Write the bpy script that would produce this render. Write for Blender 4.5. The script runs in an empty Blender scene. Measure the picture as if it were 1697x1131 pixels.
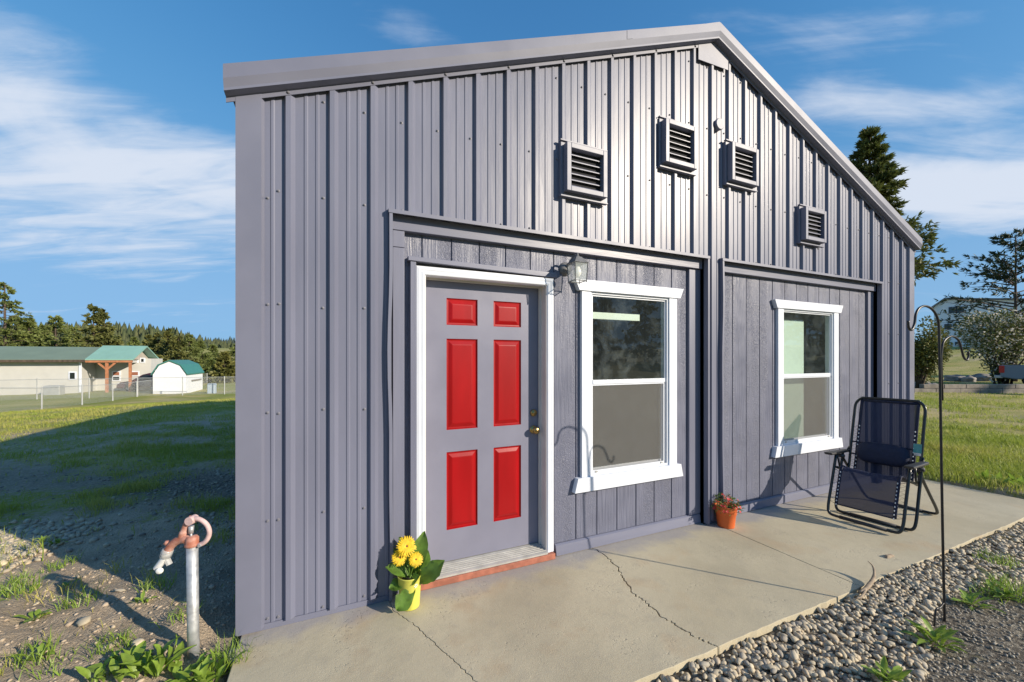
import bpy, bmesh, math, random
import numpy as np
from mathutils import Vector, Matrix
R = math.radians
sc = bpy.context.scene
C = sc.collection

# ------------------------------------------------------------------ camera
FPX, CX, HY = 668.0, 848.5, 595.0            # focal length, centre and horizon in pixels of a 1697 px wide frame
HEAD = R(24.416)                              # heading, clockwise from +Y
CAM = np.array([0.44, -2.64, 1.523])
FW = np.array([math.sin(HEAD), math.cos(HEAD), 0.0])
RT = np.array([math.cos(HEAD), -math.sin(HEAD), 0.0])
cam = bpy.data.cameras.new('camera'); camo = bpy.data.objects.new('camera', cam); C.objects.link(camo)
camo.location = CAM; camo.rotation_euler = (R(90), 0, -HEAD)
cam.sensor_width = 36; cam.lens = 36 * FPX / 1697; cam.shift_y = (HY - 565.5) / 1697
cam.clip_start = 0.05; cam.clip_end = 6000
sc.camera = camo

# ------------------------------------------------------------------ sun, sky, exposure
SUN_AZ = math.atan2(0.655, -0.755)            # towards the sun, clockwise from +Y
SUN_EL = R(21.7)
SD = Vector((math.sin(SUN_AZ) * math.cos(SUN_EL), math.cos(SUN_AZ) * math.cos(SUN_EL), math.sin(SUN_EL)))
sl = bpy.data.lights.new('sun', 'SUN'); slo = bpy.data.objects.new('sun', sl); C.objects.link(slo)
sl.energy = 5.0; sl.angle = R(0.5); sl.color = (1.0, 0.885, 0.72)
slo.rotation_euler = SD.to_track_quat('Z', 'Y').to_euler(); slo.location = (20, -25, 20)
SKY_STRENGTH = 0.132
sc.view_settings.view_transform = 'Standard'; sc.view_settings.look = 'None'
sc.view_settings.exposure = 0.32; sc.view_settings.gamma = 1.0; sc.view_settings.use_curve_mapping = False

def make_world():
    w = bpy.data.worlds.new('World'); sc.world = w; w.use_nodes = True
    nt = w.node_tree; N = nt.nodes; L = nt.links; N.clear()
    def nd(t, **k):
        n = N.new(t)
        for a, b in k.items(): setattr(n, a, b)
        return n
    def mth(op, a, b=None, c=None):
        n = nd('ShaderNodeMath', operation=op)
        for i, s in enumerate((a, b, c)):
            if s is None: continue
            if isinstance(s, (int, float)): n.inputs[i].default_value = s
            else: L.new(s, n.inputs[i])
        return n.outputs[0]
    sky = nd('ShaderNodeTexSky', sky_type='NISHITA'); sky.sun_disc = False
    sky.sun_elevation = SUN_EL; sky.sun_rotation = SUN_AZ; sky.altitude = 600
    sky.air_density = 1.0; sky.dust_density = 0.3; sky.ozone_density = 2.5
    tc = nd('ShaderNodeTexCoord'); sp = nd('ShaderNodeSeparateXYZ'); L.new(tc.outputs['Generated'], sp.inputs[0])
    az = mth('ARCTAN2', sp.outputs[0], sp.outputs[1]); el = mth('ARCSINE', sp.outputs[2])
    # cloud sheet: a level layer, its streaks lying across the wind (world direction RT)
    def dot(v): return mth('ADD', mth('MULTIPLY', sp.outputs[0], float(v[0])), mth('MULTIPLY', sp.outputs[1], float(v[1])))
    up = mth('ADD', mth('MAXIMUM', sp.outputs[2], 0.0), 0.12); cu = mth('DIVIDE', dot(RT), up); cv = mth('DIVIDE', dot(FW), up)
    def noise(sx, sy, scale, det, rough, off, dist=0.0):
        cb = nd('ShaderNodeCombineXYZ'); L.new(mth('MULTIPLY', cu, sx), cb.inputs[0]); L.new(mth('MULTIPLY', cv, sy), cb.inputs[1]); cb.inputs[2].default_value = off
        n = nd('ShaderNodeTexNoise'); n.inputs['Scale'].default_value = scale; n.inputs['Detail'].default_value = det
        n.inputs['Roughness'].default_value = rough; n.inputs['Distortion'].default_value = dist
        L.new(cb.outputs[0], n.inputs['Vector']); return n.outputs['Fac']
    n1 = noise(0.75, 1.5, 1.5, 9, 0.56, 5.2, 0.5)
    n2 = noise(0.55, 2.4, 2.6, 9, 0.58, 8.1, 0.7)
    def blob(a0, e0, sa, se, amp, slope=0.0):
        da = mth('DIVIDE', mth('SUBTRACT', az, R(a0)), R(sa)); de = mth('DIVIDE', mth('ADD', mth('SUBTRACT', el, R(e0)), mth('MULTIPLY', mth('SUBTRACT', az, R(a0)), slope)), R(se))
        q = mth('ADD', mth('MULTIPLY', da, da), mth('MULTIPLY', de, de))
        return mth('MULTIPLY', mth('POWER', 2.718, mth('MULTIPLY', q, -1.0)), amp)
    blobs = None
    for b in CLOUDS:
        o = blob(*b); blobs = o if blobs is None else mth('ADD', blobs, o)
    mixn = mth('ADD', mth('MULTIPLY', n1, 0.55), mth('MULTIPLY', n2, 0.45))
    d = mth('ADD', mth('MULTIPLY', mth('SUBTRACT', mixn, 0.5), 2.7), mth('SUBTRACT', blobs, 0.16))
    mr = nd('ShaderNodeMapRange', interpolation_type='SMOOTHSTEP'); L.new(d, mr.inputs[0])
    mr.inputs[1].default_value = -0.05; mr.inputs[2].default_value = 0.85; mr.inputs[3].default_value = 0; mr.inputs[4].default_value = 0.93
    hs = nd('ShaderNodeHueSaturation'); hs.inputs['Saturation'].default_value = 1.27; hs.inputs['Value'].default_value = 1.7
    L.new(sky.outputs[0], hs.inputs['Color'])
    # the photograph's soft shoulder, the same all round: bright air near the horizon stays blue
    sr = nd('ShaderNodeSeparateColor'); L.new(hs.outputs[0], sr.inputs[0]); cc = nd('ShaderNodeCombineColor')
    for i, k in enumerate((1.62, 3.15, 5.2)):
        q = mth('DIVIDE', sr.outputs[i], k); L.new(mth('DIVIDE', sr.outputs[i], mth('SQRT', mth('ADD', mth('MULTIPLY', q, q), 1.0))), cc.inputs[i])
    mx = nd('ShaderNodeMix', data_type='RGBA'); L.new(mr.outputs[0], mx.inputs[0]); L.new(cc.outputs[0], mx.inputs[6])
    mx.inputs[7].default_value = CLOUD_COL
    bg = nd('ShaderNodeBackground'); bg.inputs[1].default_value = SKY_STRENGTH; L.new(mx.outputs[2], bg.inputs[0])
    out = nd('ShaderNodeOutputWorld'); L.new(bg.outputs[0], out.inputs[0])
CLOUD_COL = (4.4, 4.8, 5.5, 1)
#          azimuth, elevation, half widths, strength
CLOUDS = [(-18, 17.0, 24, 5.5, 0.82, -.18), (-28, 23, 13, 4.0, 0.55, -.2), (-10, 22.5, 9, 2.4, .30, -.2), (-20, 10.8, 14, 1.2, .25, -.15),
          (70, 16.5, 18, 3.2, 1.1, .22), (64, 26.0, 16, 2.0, 0.62, .30), (62, 33, 16, 1.8, 0.50, .35), (110, 20, 22, 5, 0.7), (160, 24, 30, 5, 0.6), (-110, 22, 35, 6, 0.6), (8, 39, 9, 1.8, 0.40)]
make_world()

# ------------------------------------------------------------------ measuring helpers
def ray(px, py): return FW + RT * ((px - CX) / FPX) + np.array([0, 0, (HY - py) / FPX])
def wl(px, py, y=0.0):
    d = ray(px, py); return CAM + d * ((y - CAM[1]) / d[1])
def gd(px, py, z=0.0):
    d = ray(px, py); return CAM + d * ((z - CAM[2]) / d[2])
def dp(px, py, Z): return CAM + ray(px, py) * Z
def vp(px, py, P0, e):                        # on the upright plane through P0 along horizontal e
    n = np.array([-e[1], e[0], 0.0]); d = ray(px, py)
    return CAM + d * (np.dot(np.array(P0) - CAM, n) / np.dot(d, n))

# ------------------------------------------------------------------ materials
MATS = {}
def mat(name, col, rough=0.6, var=0.0, vscale=6.0, bump=0.0, bscale=40.0, bdist=0.01, stretch=(1, 1, 1), metal=0.0,
        col2=None, spec=0.5, coat=0.0, det=6, trans=0.0, rvar=0.0, sheen=0.0, mapc='Object', lo=0.35, hi=0.65):
    m = bpy.data.materials.new(name); m.use_nodes = True; nt = m.node_tree; N = nt.nodes; L = nt.links
    b = N['Principled BSDF']; b.inputs['Roughness'].default_value = rough; b.inputs['Metallic'].default_value = metal
    b.inputs['Specular IOR Level'].default_value = spec; b.inputs['Coat Weight'].default_value = coat
    b.inputs['Base Color'].default_value = (*col, 1)
    tc = N.new('ShaderNodeTexCoord'); mp = N.new('ShaderNodeMapping'); mp.inputs['Scale'].default_value = stretch
    L.new(tc.outputs[mapc], mp.inputs[0])
    if var or col2:
        n = N.new('ShaderNodeTexNoise'); n.inputs['Scale'].default_value = vscale; n.inputs['Detail'].default_value = det
        L.new(mp.outputs[0], n.inputs['Vector'])
        mr = N.new('ShaderNodeMapRange'); mr.inputs[1].default_value = lo; mr.inputs[2].default_value = hi; L.new(n.outputs['Fac'], mr.inputs[0])
        mx = N.new('ShaderNodeMix'); mx.data_type = 'RGBA'; L.new(mr.outputs[0], mx.inputs[0])
        if col2: a, c2 = col, col2
        else: a = tuple(c * (1 - var) for c in col); c2 = tuple(min(1, c * (1 + var)) for c in col)
        mx.inputs[6].default_value = (*a, 1); mx.inputs[7].default_value = (*c2, 1)
        L.new(mx.outputs[2], b.inputs['Base Color'])
        if rvar:
            m2 = N.new('ShaderNodeMapRange'); L.new(n.outputs['Fac'], m2.inputs[0]); m2.inputs[1].default_value = .3; m2.inputs[2].default_value = .7
            m2.inputs[3].default_value = rough - rvar; m2.inputs[4].default_value = rough + rvar; L.new(m2.outputs[0], b.inputs['Roughness'])
    if bump:
        n = N.new('ShaderNodeTexNoise'); n.inputs['Scale'].default_value = bscale; n.inputs['Detail'].default_value = det
        L.new(mp.outputs[0], n.inputs['Vector'])
        bp = N.new('ShaderNodeBump'); bp.inputs['Strength'].default_value = bump; bp.inputs['Distance'].default_value = bdist
        L.new(n.outputs['Fac'], bp.inputs['Height']); L.new(bp.outputs[0], b.inputs['Normal'])
    if trans:
        o = N['Material Output']; mxs = N.new('ShaderNodeMixShader'); t = N.new('ShaderNodeBsdfTranslucent')
        t.inputs[0].default_value = (*(min(1, c * 1.6) for c in col), 1); mxs.inputs[0].default_value = trans
        L.new(b.outputs[0], mxs.inputs[1]); L.new(t.outputs[0], mxs.inputs[2]); L.new(mxs.outputs[0], o.inputs[0])
    MATS[name] = m; return m
def nodes(m): return m.node_tree.nodes, m.node_tree.links

PAINT = (0.152, 0.160, 0.222)
mat('siding_paint', PAINT, 0.42, 0.07, 2.2, 0.25, 2.6, 0.02, stretch=(1.6, 1, .35), rvar=0.06, spec=0.50)
mat('trim_paint', (0.156, 0.163, 0.222), 0.45, 0.05, 3, 0.06, 6, 0.01, rvar=0.06, spec=0.55)
mat('board_paint', (0.160, 0.167, 0.228), 0.42, 0.07, 4, 0.35, 25, 0.004, stretch=(1, 1, 0.12), rvar=0.08)
mat('board_paint_level', (0.160, 0.167, 0.228), 0.42, 0.07, 4, 0.35, 25, 0.004, stretch=(0.12, 1, 1), rvar=0.08)
mat('white_paint', (0.70, 0.73, 0.80), 0.45, 0.03, 4, 0.12, 30, 0.003, rvar=0.08)
mat('white_vinyl', (0.70, 0.73, 0.79), 0.35, 0.02, 8)
mat('jamb_paint', (0.62, 0.60, 0.58), 0.5, 0.06, 5)
mat('door_paint', (0.196, 0.198, 0.262), 0.36, 0.04, 4, 0.08, 14, 0.004, rvar=0.06)
mat('red_paint', (0.31, 0.003, 0.005), 0.33, 0.14, 5, 0.10, 20, 0.003, stretch=(1, 1, .25), spec=0.35)
mat('aluminium', (0.50, 0.49, 0.46), 0.42, 0.12, 14, metal=0.35)
mat('sill_red', (0.34, 0.12, 0.075), 0.7, 0.2, 18, 0.3, 40, 0.004)
mat('brass', (0.42, 0.30, 0.12), 0.30, 0.2, 20, metal=1.0)
mat('dark_hole', (0.012, 0.012, 0.014), 0.9)
mat('screw_metal', (0.17, 0.17, 0.20), 0.45)
mat('black_metal', (0.018, 0.018, 0.020), 0.38, 0.2, 30)
mat('lantern_metal', (0.16, 0.16, 0.165), 0.45, 0.15, 30)
mat('bulb_white', (0.85, 0.85, 0.80), 0.35)
mat('galvanised', (0.50, 0.51, 0.52), 0.48, 0.16, 30, 0.15, 60, 0.002, metal=0.55, rvar=0.1)
mat('cast_red', (0.36, 0.125, 0.075), 0.6, col2=(0.56, 0.33, 0.27), vscale=22, bump=0.3, bscale=60, bdist=0.003)
mat('cast_pink', (0.60, 0.42, 0.40), 0.6, 0.14, 30, 0.2, 50, 0.003)
mat('white_plastic', (0.76, 0.76, 0.74), 0.4, 0.05, 20)
mat('roof_grey', (0.27, 0.27, 0.32), 0.45)
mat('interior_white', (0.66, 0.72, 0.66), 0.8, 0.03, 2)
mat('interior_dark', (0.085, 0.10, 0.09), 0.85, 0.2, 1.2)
mat('interior_floor', (0.22, 0.17, 0.12), 0.6, 0.2, 3)
mat('navy_pad', (0.009, 0.014, 0.042), 0.75, 0.15, 40, 0.3, 200, 0.002)
mat('chair_tube', (0.012, 0.016, 0.018), 0.28, 0.2, 20)
mat('chair_plastic', (0.035, 0.035, 0.037), 0.5, 0.1, 30)
mat('lace', (0.05, 0.05, 0.06), 0.6)
mat('eyelet', (0.75, 0.75, 0.76), 0.35)
mat('tag_teal', (0.06, 0.30, 0.32), 0.4, 0.1, 60)
mat('pot_yellow', (0.60, 0.58, 0.10), 0.40, 0.05, 12)
mat('pot_orange', (0.66, 0.135, 0.03), 0.5, 0.07, 20)
mat('soil', (0.03, 0.022, 0.016), 0.95, 0.3, 60, 0.8, 80, 0.01)
mat('leaf_green', (0.115, 0.215, 0.030), 0.5, 0.28, 25, 0.35, 30, 0.004, trans=0.28)
mat('petal_yellow', (0.84, 0.56, 0.012), 0.55, 0.16, 40, trans=0.25)
mat('flower_core', (0.16, 0.05, 0.01), 0.8, 0.3, 90)
mat('petal_red', (0.60, 0.045, 0.04), 0.55, 0.3, 60, trans=0.2)
mat('small_leaf', (0.085, 0.15, 0.025), 0.55, 0.35, 60, trans=0.25)
mat('weed_leaf', (0.22, 0.32, 0.045), 0.48, 0.30, 18, 0.3, 40, 0.004, trans=0.3)
mat('grass_blade', (0.27, 0.32, 0.045), 0.6, vscale=0.9, col2=(0.50, 0.42, 0.13), trans=0.30, lo=.42, hi=.66, mapc='Object')
mat('dry_twig', (0.30, 0.23, 0.16), 0.8, 0.25, 30, 0.4, 60, 0.004)
mat('bark', (0.085, 0.06, 0.045), 0.9, 0.35, 6, 0.6, 12, 0.03, stretch=(1, 1, .25))
mat('fir_green', (0.085, 0.105, 0.026), 0.65, vscale=0.7, col2=(0.20, 0.195, 0.050), trans=0.2)
mat('pine_dark', (0.030, 0.048, 0.022), 0.65, vscale=0.8, col2=(0.062, 0.085, 0.030), trans=0.12)
mat('far_fir', (0.12, 0.15, 0.038), 0.7, vscale=0.35, col2=(0.20, 0.235, 0.058), trans=0.25)
mat('olive_leaf', (0.10, 0.11, 0.026), 0.6, vscale=0.8, col2=(0.20, 0.19, 0.045), trans=0.2)
mat('blossom', (0.66, 0.60, 0.52), 0.7, 0.1, 30, trans=0.2)
mat('barn_wall', (0.53, 0.52, 0.49), 0.7, 0.05, 1.0)
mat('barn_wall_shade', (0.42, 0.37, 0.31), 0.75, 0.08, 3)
mat('barn_roof', (0.185, 0.235, 0.16), 0.5, 0.06, 0.6)
mat('porch_roof', (0.24, 0.42, 0.34), 0.5, 0.05, 1.0)
mat('shed_roof', (0.045, 0.19, 0.16), 0.5, 0.06, 1.5)
mat('shed_white', (0.76, 0.77, 0.80), 0.6, 0.03, 1.5)
mat('timber', (0.42, 0.17, 0.08), 0.7, 0.15, 5)
mat('fence_steel', (0.42, 0.43, 0.43), 0.5, 0.1, 4, metal=0.3)
mat('window_dark', (0.02, 0.025, 0.025), 0.12)
mat('window_brown', (0.30, 0.12, 0.07), 0.4)
mat('car_maroon', (0.05, 0.010, 0.014), 0.25, coat=0.6)
mat('car_glass', (0.015, 0.018, 0.02), 0.08)
mat('tyre', (0.015, 0.015, 0.015), 0.8)
mat('rim', (0.45, 0.45, 0.46), 0.35, metal=0.8)
mat('truck_grey', (0.16, 0.17, 0.19), 0.3, coat=0.4)
mat('tail_red', (0.5, 0.015, 0.01), 0.25)
mat('head_lamp', (0.6, 0.6, 0.6), 0.2)
mat('house_white', (0.82, 0.83, 0.86), 0.6, 0.04, 0.7)
mat('house_roof', (0.20, 0.20, 0.22), 0.6)
mat('tie_wood', (0.23, 0.20, 0.17), 0.85, 0.25, 3, 0.5, 10, 0.02)
mat('rock', (0.24, 0.22, 0.20), 0.85, 0.3, 4, 0.6, 9, 0.05)
mat('pipe_brown', (0.10, 0.075, 0.06), 0.7, 0.2, 10)
mat('box_blue', (0.42, 0.50, 0.58), 0.5)

def plank_material():
    m = mat('plank_paint', (0.140, 0.148, 0.205), 0.42, 0.06, 5, rvar=0.08); N, L = nodes(m); b = N['Principled BSDF']
    tc = N.new('ShaderNodeTexCoord'); oi = N.new('ShaderNodeObjectInfo'); ad = N.new('ShaderNodeVectorMath'); ad.operation = 'ADD'
    cb = N.new('ShaderNodeCombineXYZ'); mu = N.new('ShaderNodeMath'); mu.operation = 'MULTIPLY'; mu.inputs[1].default_value = 37.0
    L.new(oi.outputs['Random'], mu.inputs[0]); L.new(mu.outputs[0], cb.inputs[2]); L.new(tc.outputs['Object'], ad.inputs[0]); L.new(cb.outputs[0], ad.inputs[1])
    mp = N.new('ShaderNodeMapping'); mp.inputs['Scale'].default_value = (1, 1, 0.55); L.new(ad.outputs[0], mp.inputs[0])
    n1 = N.new('ShaderNodeTexNoise'); n1.inputs['Scale'].default_value = 95; n1.inputs['Detail'].default_value = 4; n1.inputs['Distortion'].default_value = 1.6
    L.new(mp.outputs[0], n1.inputs['Vector'])
    mp2 = N.new('ShaderNodeMapping'); mp2.inputs['Scale'].default_value = (1, 1, 0.06); L.new(ad.outputs[0], mp2.inputs[0])
    n2 = N.new('ShaderNodeTexNoise'); n2.inputs['Scale'].default_value = 55; n2.inputs['Detail'].default_value = 5; L.new(mp2.outputs[0], n2.inputs['Vector'])
    n3 = N.new('ShaderNodeTexNoise'); n3.inputs['Scale'].default_value = 7; L.new(mp2.outputs[0], n3.inputs['Vector'])
    mr = N.new('ShaderNodeMapRange'); mr.inputs[1].default_value = .42; mr.inputs[2].default_value = .58; L.new(n3.outputs['Fac'], mr.inputs[0])
    mx = N.new('ShaderNodeMix'); mx.data_type = 'FLOAT'; L.new(mr.outputs[0], mx.inputs[0]); L.new(n1.outputs['Fac'], mx.inputs[2]); L.new(n2.outputs['Fac'], mx.inputs[3])
    bp = N.new('ShaderNodeBump'); bp.inputs['Strength'].default_value = 1.0; bp.inputs['Distance'].default_value = 0.009
    L.new(mx.outputs[0], bp.inputs['Height']); L.new(bp.outputs[0], b.inputs['Normal'])
plank_material()

def glass_material(name, smudge):
    m = bpy.data.materials.new(name); m.use_nodes = True; N, L = nodes(m); N.clear(); MATS[name] = m
    out = N.new('ShaderNodeOutputMaterial'); tr = N.new('ShaderNodeBsdfTransparent'); tr.inputs[0].default_value = (0.90, 0.945, 0.92, 1)
    gl = N.new('ShaderNodeBsdfGlossy'); gl.inputs['Roughness'].default_value = 0.01
    fr = N.new('ShaderNodeFresnel'); fr.inputs['IOR'].default_value = 1.6
    ge = N.new('ShaderNodeNewGeometry'); fb = N.new('ShaderNodeMath'); fb.operation = 'MULTIPLY_ADD'; L.new(ge.outputs['Backfacing'], fb.inputs[0]); fb.inputs[1].default_value = -1.0; fb.inputs[2].default_value = 1.0
    fm = N.new('ShaderNodeMath'); fm.operation = 'MULTIPLY'; L.new(fb.outputs[0], fm.inputs[0]); L.new(fr.outputs[0], fm.inputs[1])
    mx = N.new('ShaderNodeMixShader'); L.new(fm.outputs[0], mx.inputs[0]); L.new(tr.outputs[0], mx.inputs[1]); L.new(gl.outputs[0], mx.inputs[2])
    df = N.new('ShaderNodeBsdfDiffuse'); df.inputs[0].default_value = (0.50, 0.57, 0.60, 1)
    tc = N.new('ShaderNodeTexCoord')
    n = N.new('ShaderNodeTexNoise'); n.inputs['Scale'].default_value = 6.5; n.inputs['Detail'].default_value = 10; n.inputs['Roughness'].default_value = 0.6; n.inputs['Distortion'].default_value = 0.9
    L.new(tc.outputs['Object'], n.inputs['Vector'])
    mr = N.new('ShaderNodeMapRange'); mr.inputs[1].default_value = 0.46; mr.inputs[2].default_value = 0.78; mr.inputs[3].default_value = 0.015; mr.inputs[4].default_value = smudge
    L.new(n.outputs['Fac'], mr.inputs[0])
    m2 = N.new('ShaderNodeMixShader'); L.new(mr.outputs[0], m2.inputs[0]); L.new(mx.outputs[0], m2.inputs[1]); L.new(df.outputs[0], m2.inputs[2])
    L.new(m2.outputs[0], out.inputs[0])
glass_material('pane_glass', 0.06); glass_material('smudged_glass', 0.085)

def veil_material(name, col, alpha, rough=0.7, wires=None):
    m = bpy.data.materials.new(name); m.use_nodes = True; N, L = nodes(m); MATS[name] = m
    b = N['Principled BSDF']; b.inputs['Base Color'].default_value = (*col, 1); b.inputs['Roughness'].default_value = rough
    tr = N.new('ShaderNodeBsdfTransparent'); mx = N.new('ShaderNodeMixShader'); mx.inputs[0].default_value = alpha
    L.new(tr.outputs[0], mx.inputs[1]); L.new(b.outputs[0], mx.inputs[2]); L.new(mx.outputs[0], N['Material Output'].inputs[0])
    if wires:
        tc = N.new('ShaderNodeTexCoord'); acc = None
        for s in (1, -1):
            mp = N.new('ShaderNodeMapping'); mp.inputs['Rotation'].default_value = (0, R(45 * s), 0) if wires == 'xz' else (R(45 * s), 0, 0); L.new(tc.outputs['Object'], mp.inputs[0])
            w = N.new('ShaderNodeTexWave'); w.bands_direction = 'Z'; w.inputs['Scale'].default_value = 4.6; L.new(mp.outputs[0], w.inputs['Vector'])
            r = N.new('ShaderNodeMath'); r.operation = 'GREATER_THAN'; r.inputs[1].default_value = 0.975; L.new(w.outputs['Fac'], r.inputs[0])
            if acc is None: acc = r.outputs[0]
            else:
                q = N.new('ShaderNodeMath'); q.operation = 'MAXIMUM'; L.new(acc, q.inputs[0]); L.new(r.outputs[0], q.inputs[1]); acc = q.outputs[0]
        L.new(acc, mx.inputs[0])
veil_material('sling_mesh', (0.010, 0.017, 0.058), 0.91)
veil_material('insect_mesh', (0.20, 0.195, 0.185), 0.44)
veil_material('chain_link_x', (0.42, 0.43, 0.43), 0.2, 0.5, 'xz')
veil_material('chain_link_y', (0.42, 0.43, 0.43), 0.2, 0.5, 'yz')
veil_material('clear_plastic', (0.72, 0.72, 0.70), 0.45, 0.2)
veil_material('lantern_glass', (0.70, 0.76, 0.74), 0.30, 0.1)

def concrete_material():
    m = mat('concrete', (0.40, 0.358, 0.262), 0.85); N, L = nodes(m); b = N['Principled BSDF']
    tc = N.new('ShaderNodeTexCoord'); ge = N.new('ShaderNodeNewGeometry')
    def noise(s, d=6, r=.55):
        n = N.new('ShaderNodeTexNoise'); n.inputs['Scale'].default_value = s; n.inputs['Detail'].default_value = d; n.inputs['Roughness'].default_value = r
        L.new(ge.outputs['Position'], n.inputs['Vector']); return n.outputs['Fac']
    def rng(v, a, bb, c=0, d=1):
        r = N.new('ShaderNodeMapRange'); L.new(v, r.inputs[0]); r.inputs[1].default_value = a; r.inputs[2].default_value = bb; r.inputs[3].default_value = c; r.inputs[4].default_value = d; return r.outputs[0]
    def mixc(f, a, c2):
        x = N.new('ShaderNodeMix'); x.data_type = 'RGBA'; L.new(f, x.inputs[0])
        for s, v in ((6, a), (7, c2)):
            if isinstance(v, tuple): x.inputs[s].default_value = (*v, 1)
            else: L.new(v, x.inputs[s])
        return x.outputs[2]
    def mul(a, c):
        q = N.new('ShaderNodeMath'); q.operation = 'MULTIPLY'
        for i, v in enumerate((a, c)):
            if isinstance(v, float): q.inputs[i].default_value = v
            else: L.new(v, q.inputs[i])
        return q.outputs[0]
    big, fine, mid = noise(1.3, 5), noise(160, 3, .6), noise(9, 8, .65)
    c = mixc(rng(big, .35, .65), (0.44, 0.375, 0.245), (0.51, 0.445, 0.305))
    c = mixc(mul(rng(mid, .52, .72), 0.45), c, (0.33, 0.29, 0.22))
    c = mixc(mul(rng(fine, .40, .62), 0.35), c, (0.56, 0.52, 0.42))
    rust = mul(rng(noise(2.3, 6), .56, .70), 0.30)
    c = mixc(mul(rng(noise(0.9, 7, .62), .50, .68), 0.40), c, (0.30, 0.265, 0.19))
    c = mixc(rust, c, (0.42, 0.25, 0.12))
    # paint overspray along the foot of the wall
    sp = N.new('ShaderNodeSeparateXYZ'); L.new(ge.outputs['Position'], sp.inputs[0])
    ad = N.new('ShaderNodeMath'); ad.operation = 'ADD'; L.new(sp.outputs[1], ad.inputs[0]); L.new(mul(rng(noise(5, 6), .3, .7, -.5, .5), 0.16), ad.inputs[1])
    c = mixc(mul(rng(ad.outputs[0], -0.17, -0.03), 0.65), c, (0.28, 0.27, 0.30))
    # small pits, gathered in patches
    pit = mul(rng(noise(48, 4, .6), .575, .68), rng(noise(2.6, 5), .54, .66))
    c = mixc(mul(pit, 0.35), c, (0.20, 0.185, 0.16))
    L.new(c, b.inputs['Base Color'])
    h = N.new('ShaderNodeMath'); h.operation = 'SUBTRACT'; L.new(mul(fine, 0.35), h.inputs[0]); L.new(mul(pit, 0.9), h.inputs[1])
    h2 = N.new('ShaderNodeMath'); h2.operation = 'ADD'; L.new(h.outputs[0], h2.inputs[0]); L.new(mul(mid, 0.9), h2.inputs[1])
    bp = N.new('ShaderNodeBump'); bp.inputs['Strength'].default_value = 0.6; bp.inputs['Distance'].default_value = 0.006
    L.new(h2.outputs[0], bp.inputs['Height']); L.new(bp.outputs[0], b.inputs['Normal'])
concrete_material()

def stone_material(name, cols):
    m = mat(name, cols[0], 0.78); N, L = nodes(m); b = N['Principled BSDF']
    at = N.new('ShaderNodeAttribute'); at.attribute_name = 'tone'; oi = N.new('ShaderNodeObjectInfo'); 
    ad = N.new('ShaderNodeMath'); ad.operation = 'ADD'; L.new(at.outputs['Fac'], ad.inputs[0]); L.new(oi.outputs['Random'], ad.inputs[1])
    fr = N.new('ShaderNodeMath'); fr.operation = 'FRACT'; L.new(ad.outputs[0], fr.inputs[0])
    cr = N.new('ShaderNodeValToRGB'); cr.color_ramp.interpolation = 'LINEAR'
    e = cr.color_ramp.elements; e[0].color = (*cols[0], 1); e[1].color = (*cols[-1], 1)
    for i, c in enumerate(cols[1:-1]): k = e.new((i + 1) / (len(cols) - 1)); k.color = (*c, 1)
    L.new(fr.outputs[0], cr.inputs[0])
    tc = N.new('ShaderNodeNewGeometry'); n = N.new('ShaderNodeTexNoise'); n.inputs['Scale'].default_value = 90; n.inputs['Detail'].default_value = 5; L.new(tc.outputs['Position'], n.inputs['Vector'])
    mx = N.new('ShaderNodeMix'); mx.data_type = 'RGBA'; mx.blend_type = 'MULTIPLY'; mx.inputs[0].default_value = 0.5
    L.new(cr.outputs[0], mx.inputs[6]); mr = N.new('ShaderNodeMapRange'); mr.inputs[3].default_value = .6; mr.inputs[4].default_value = 1.3; L.new(n.outputs['Fac'], mr.inputs[0]); L.new(mr.outputs[0], mx.inputs[7])
    L.new(mx.outputs[2], b.inputs['Base Color'])
    bp = N.new('ShaderNodeBump'); bp.inputs['Strength'].default_value = .35; bp.inputs['Distance'].default_value = .003; L.new(n.outputs['Fac'], bp.inputs['Height']); L.new(bp.outputs[0], b.inputs['Normal'])
stone_material('river_stone', [(0.52, 0.43, 0.29), (0.42, 0.36, 0.26), (0.60, 0.51, 0.36), (0.27, 0.25, 0.22), (0.53, 0.42, 0.28), (0.38, 0.34, 0.27), (0.58, 0.48, 0.33)])
stone_material('pebble', [(0.34, 0.29, 0.22), (0.24, 0.22, 0.185), (0.48, 0.41, 0.30), (0.20, 0.185, 0.16), (0.38, 0.32, 0.235)])
stone_material('clod', [(0.42, 0.33, 0.235), (0.50, 0.405, 0.30), (0.38, 0.295, 0.21), (0.46, 0.375, 0.27)])

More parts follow.
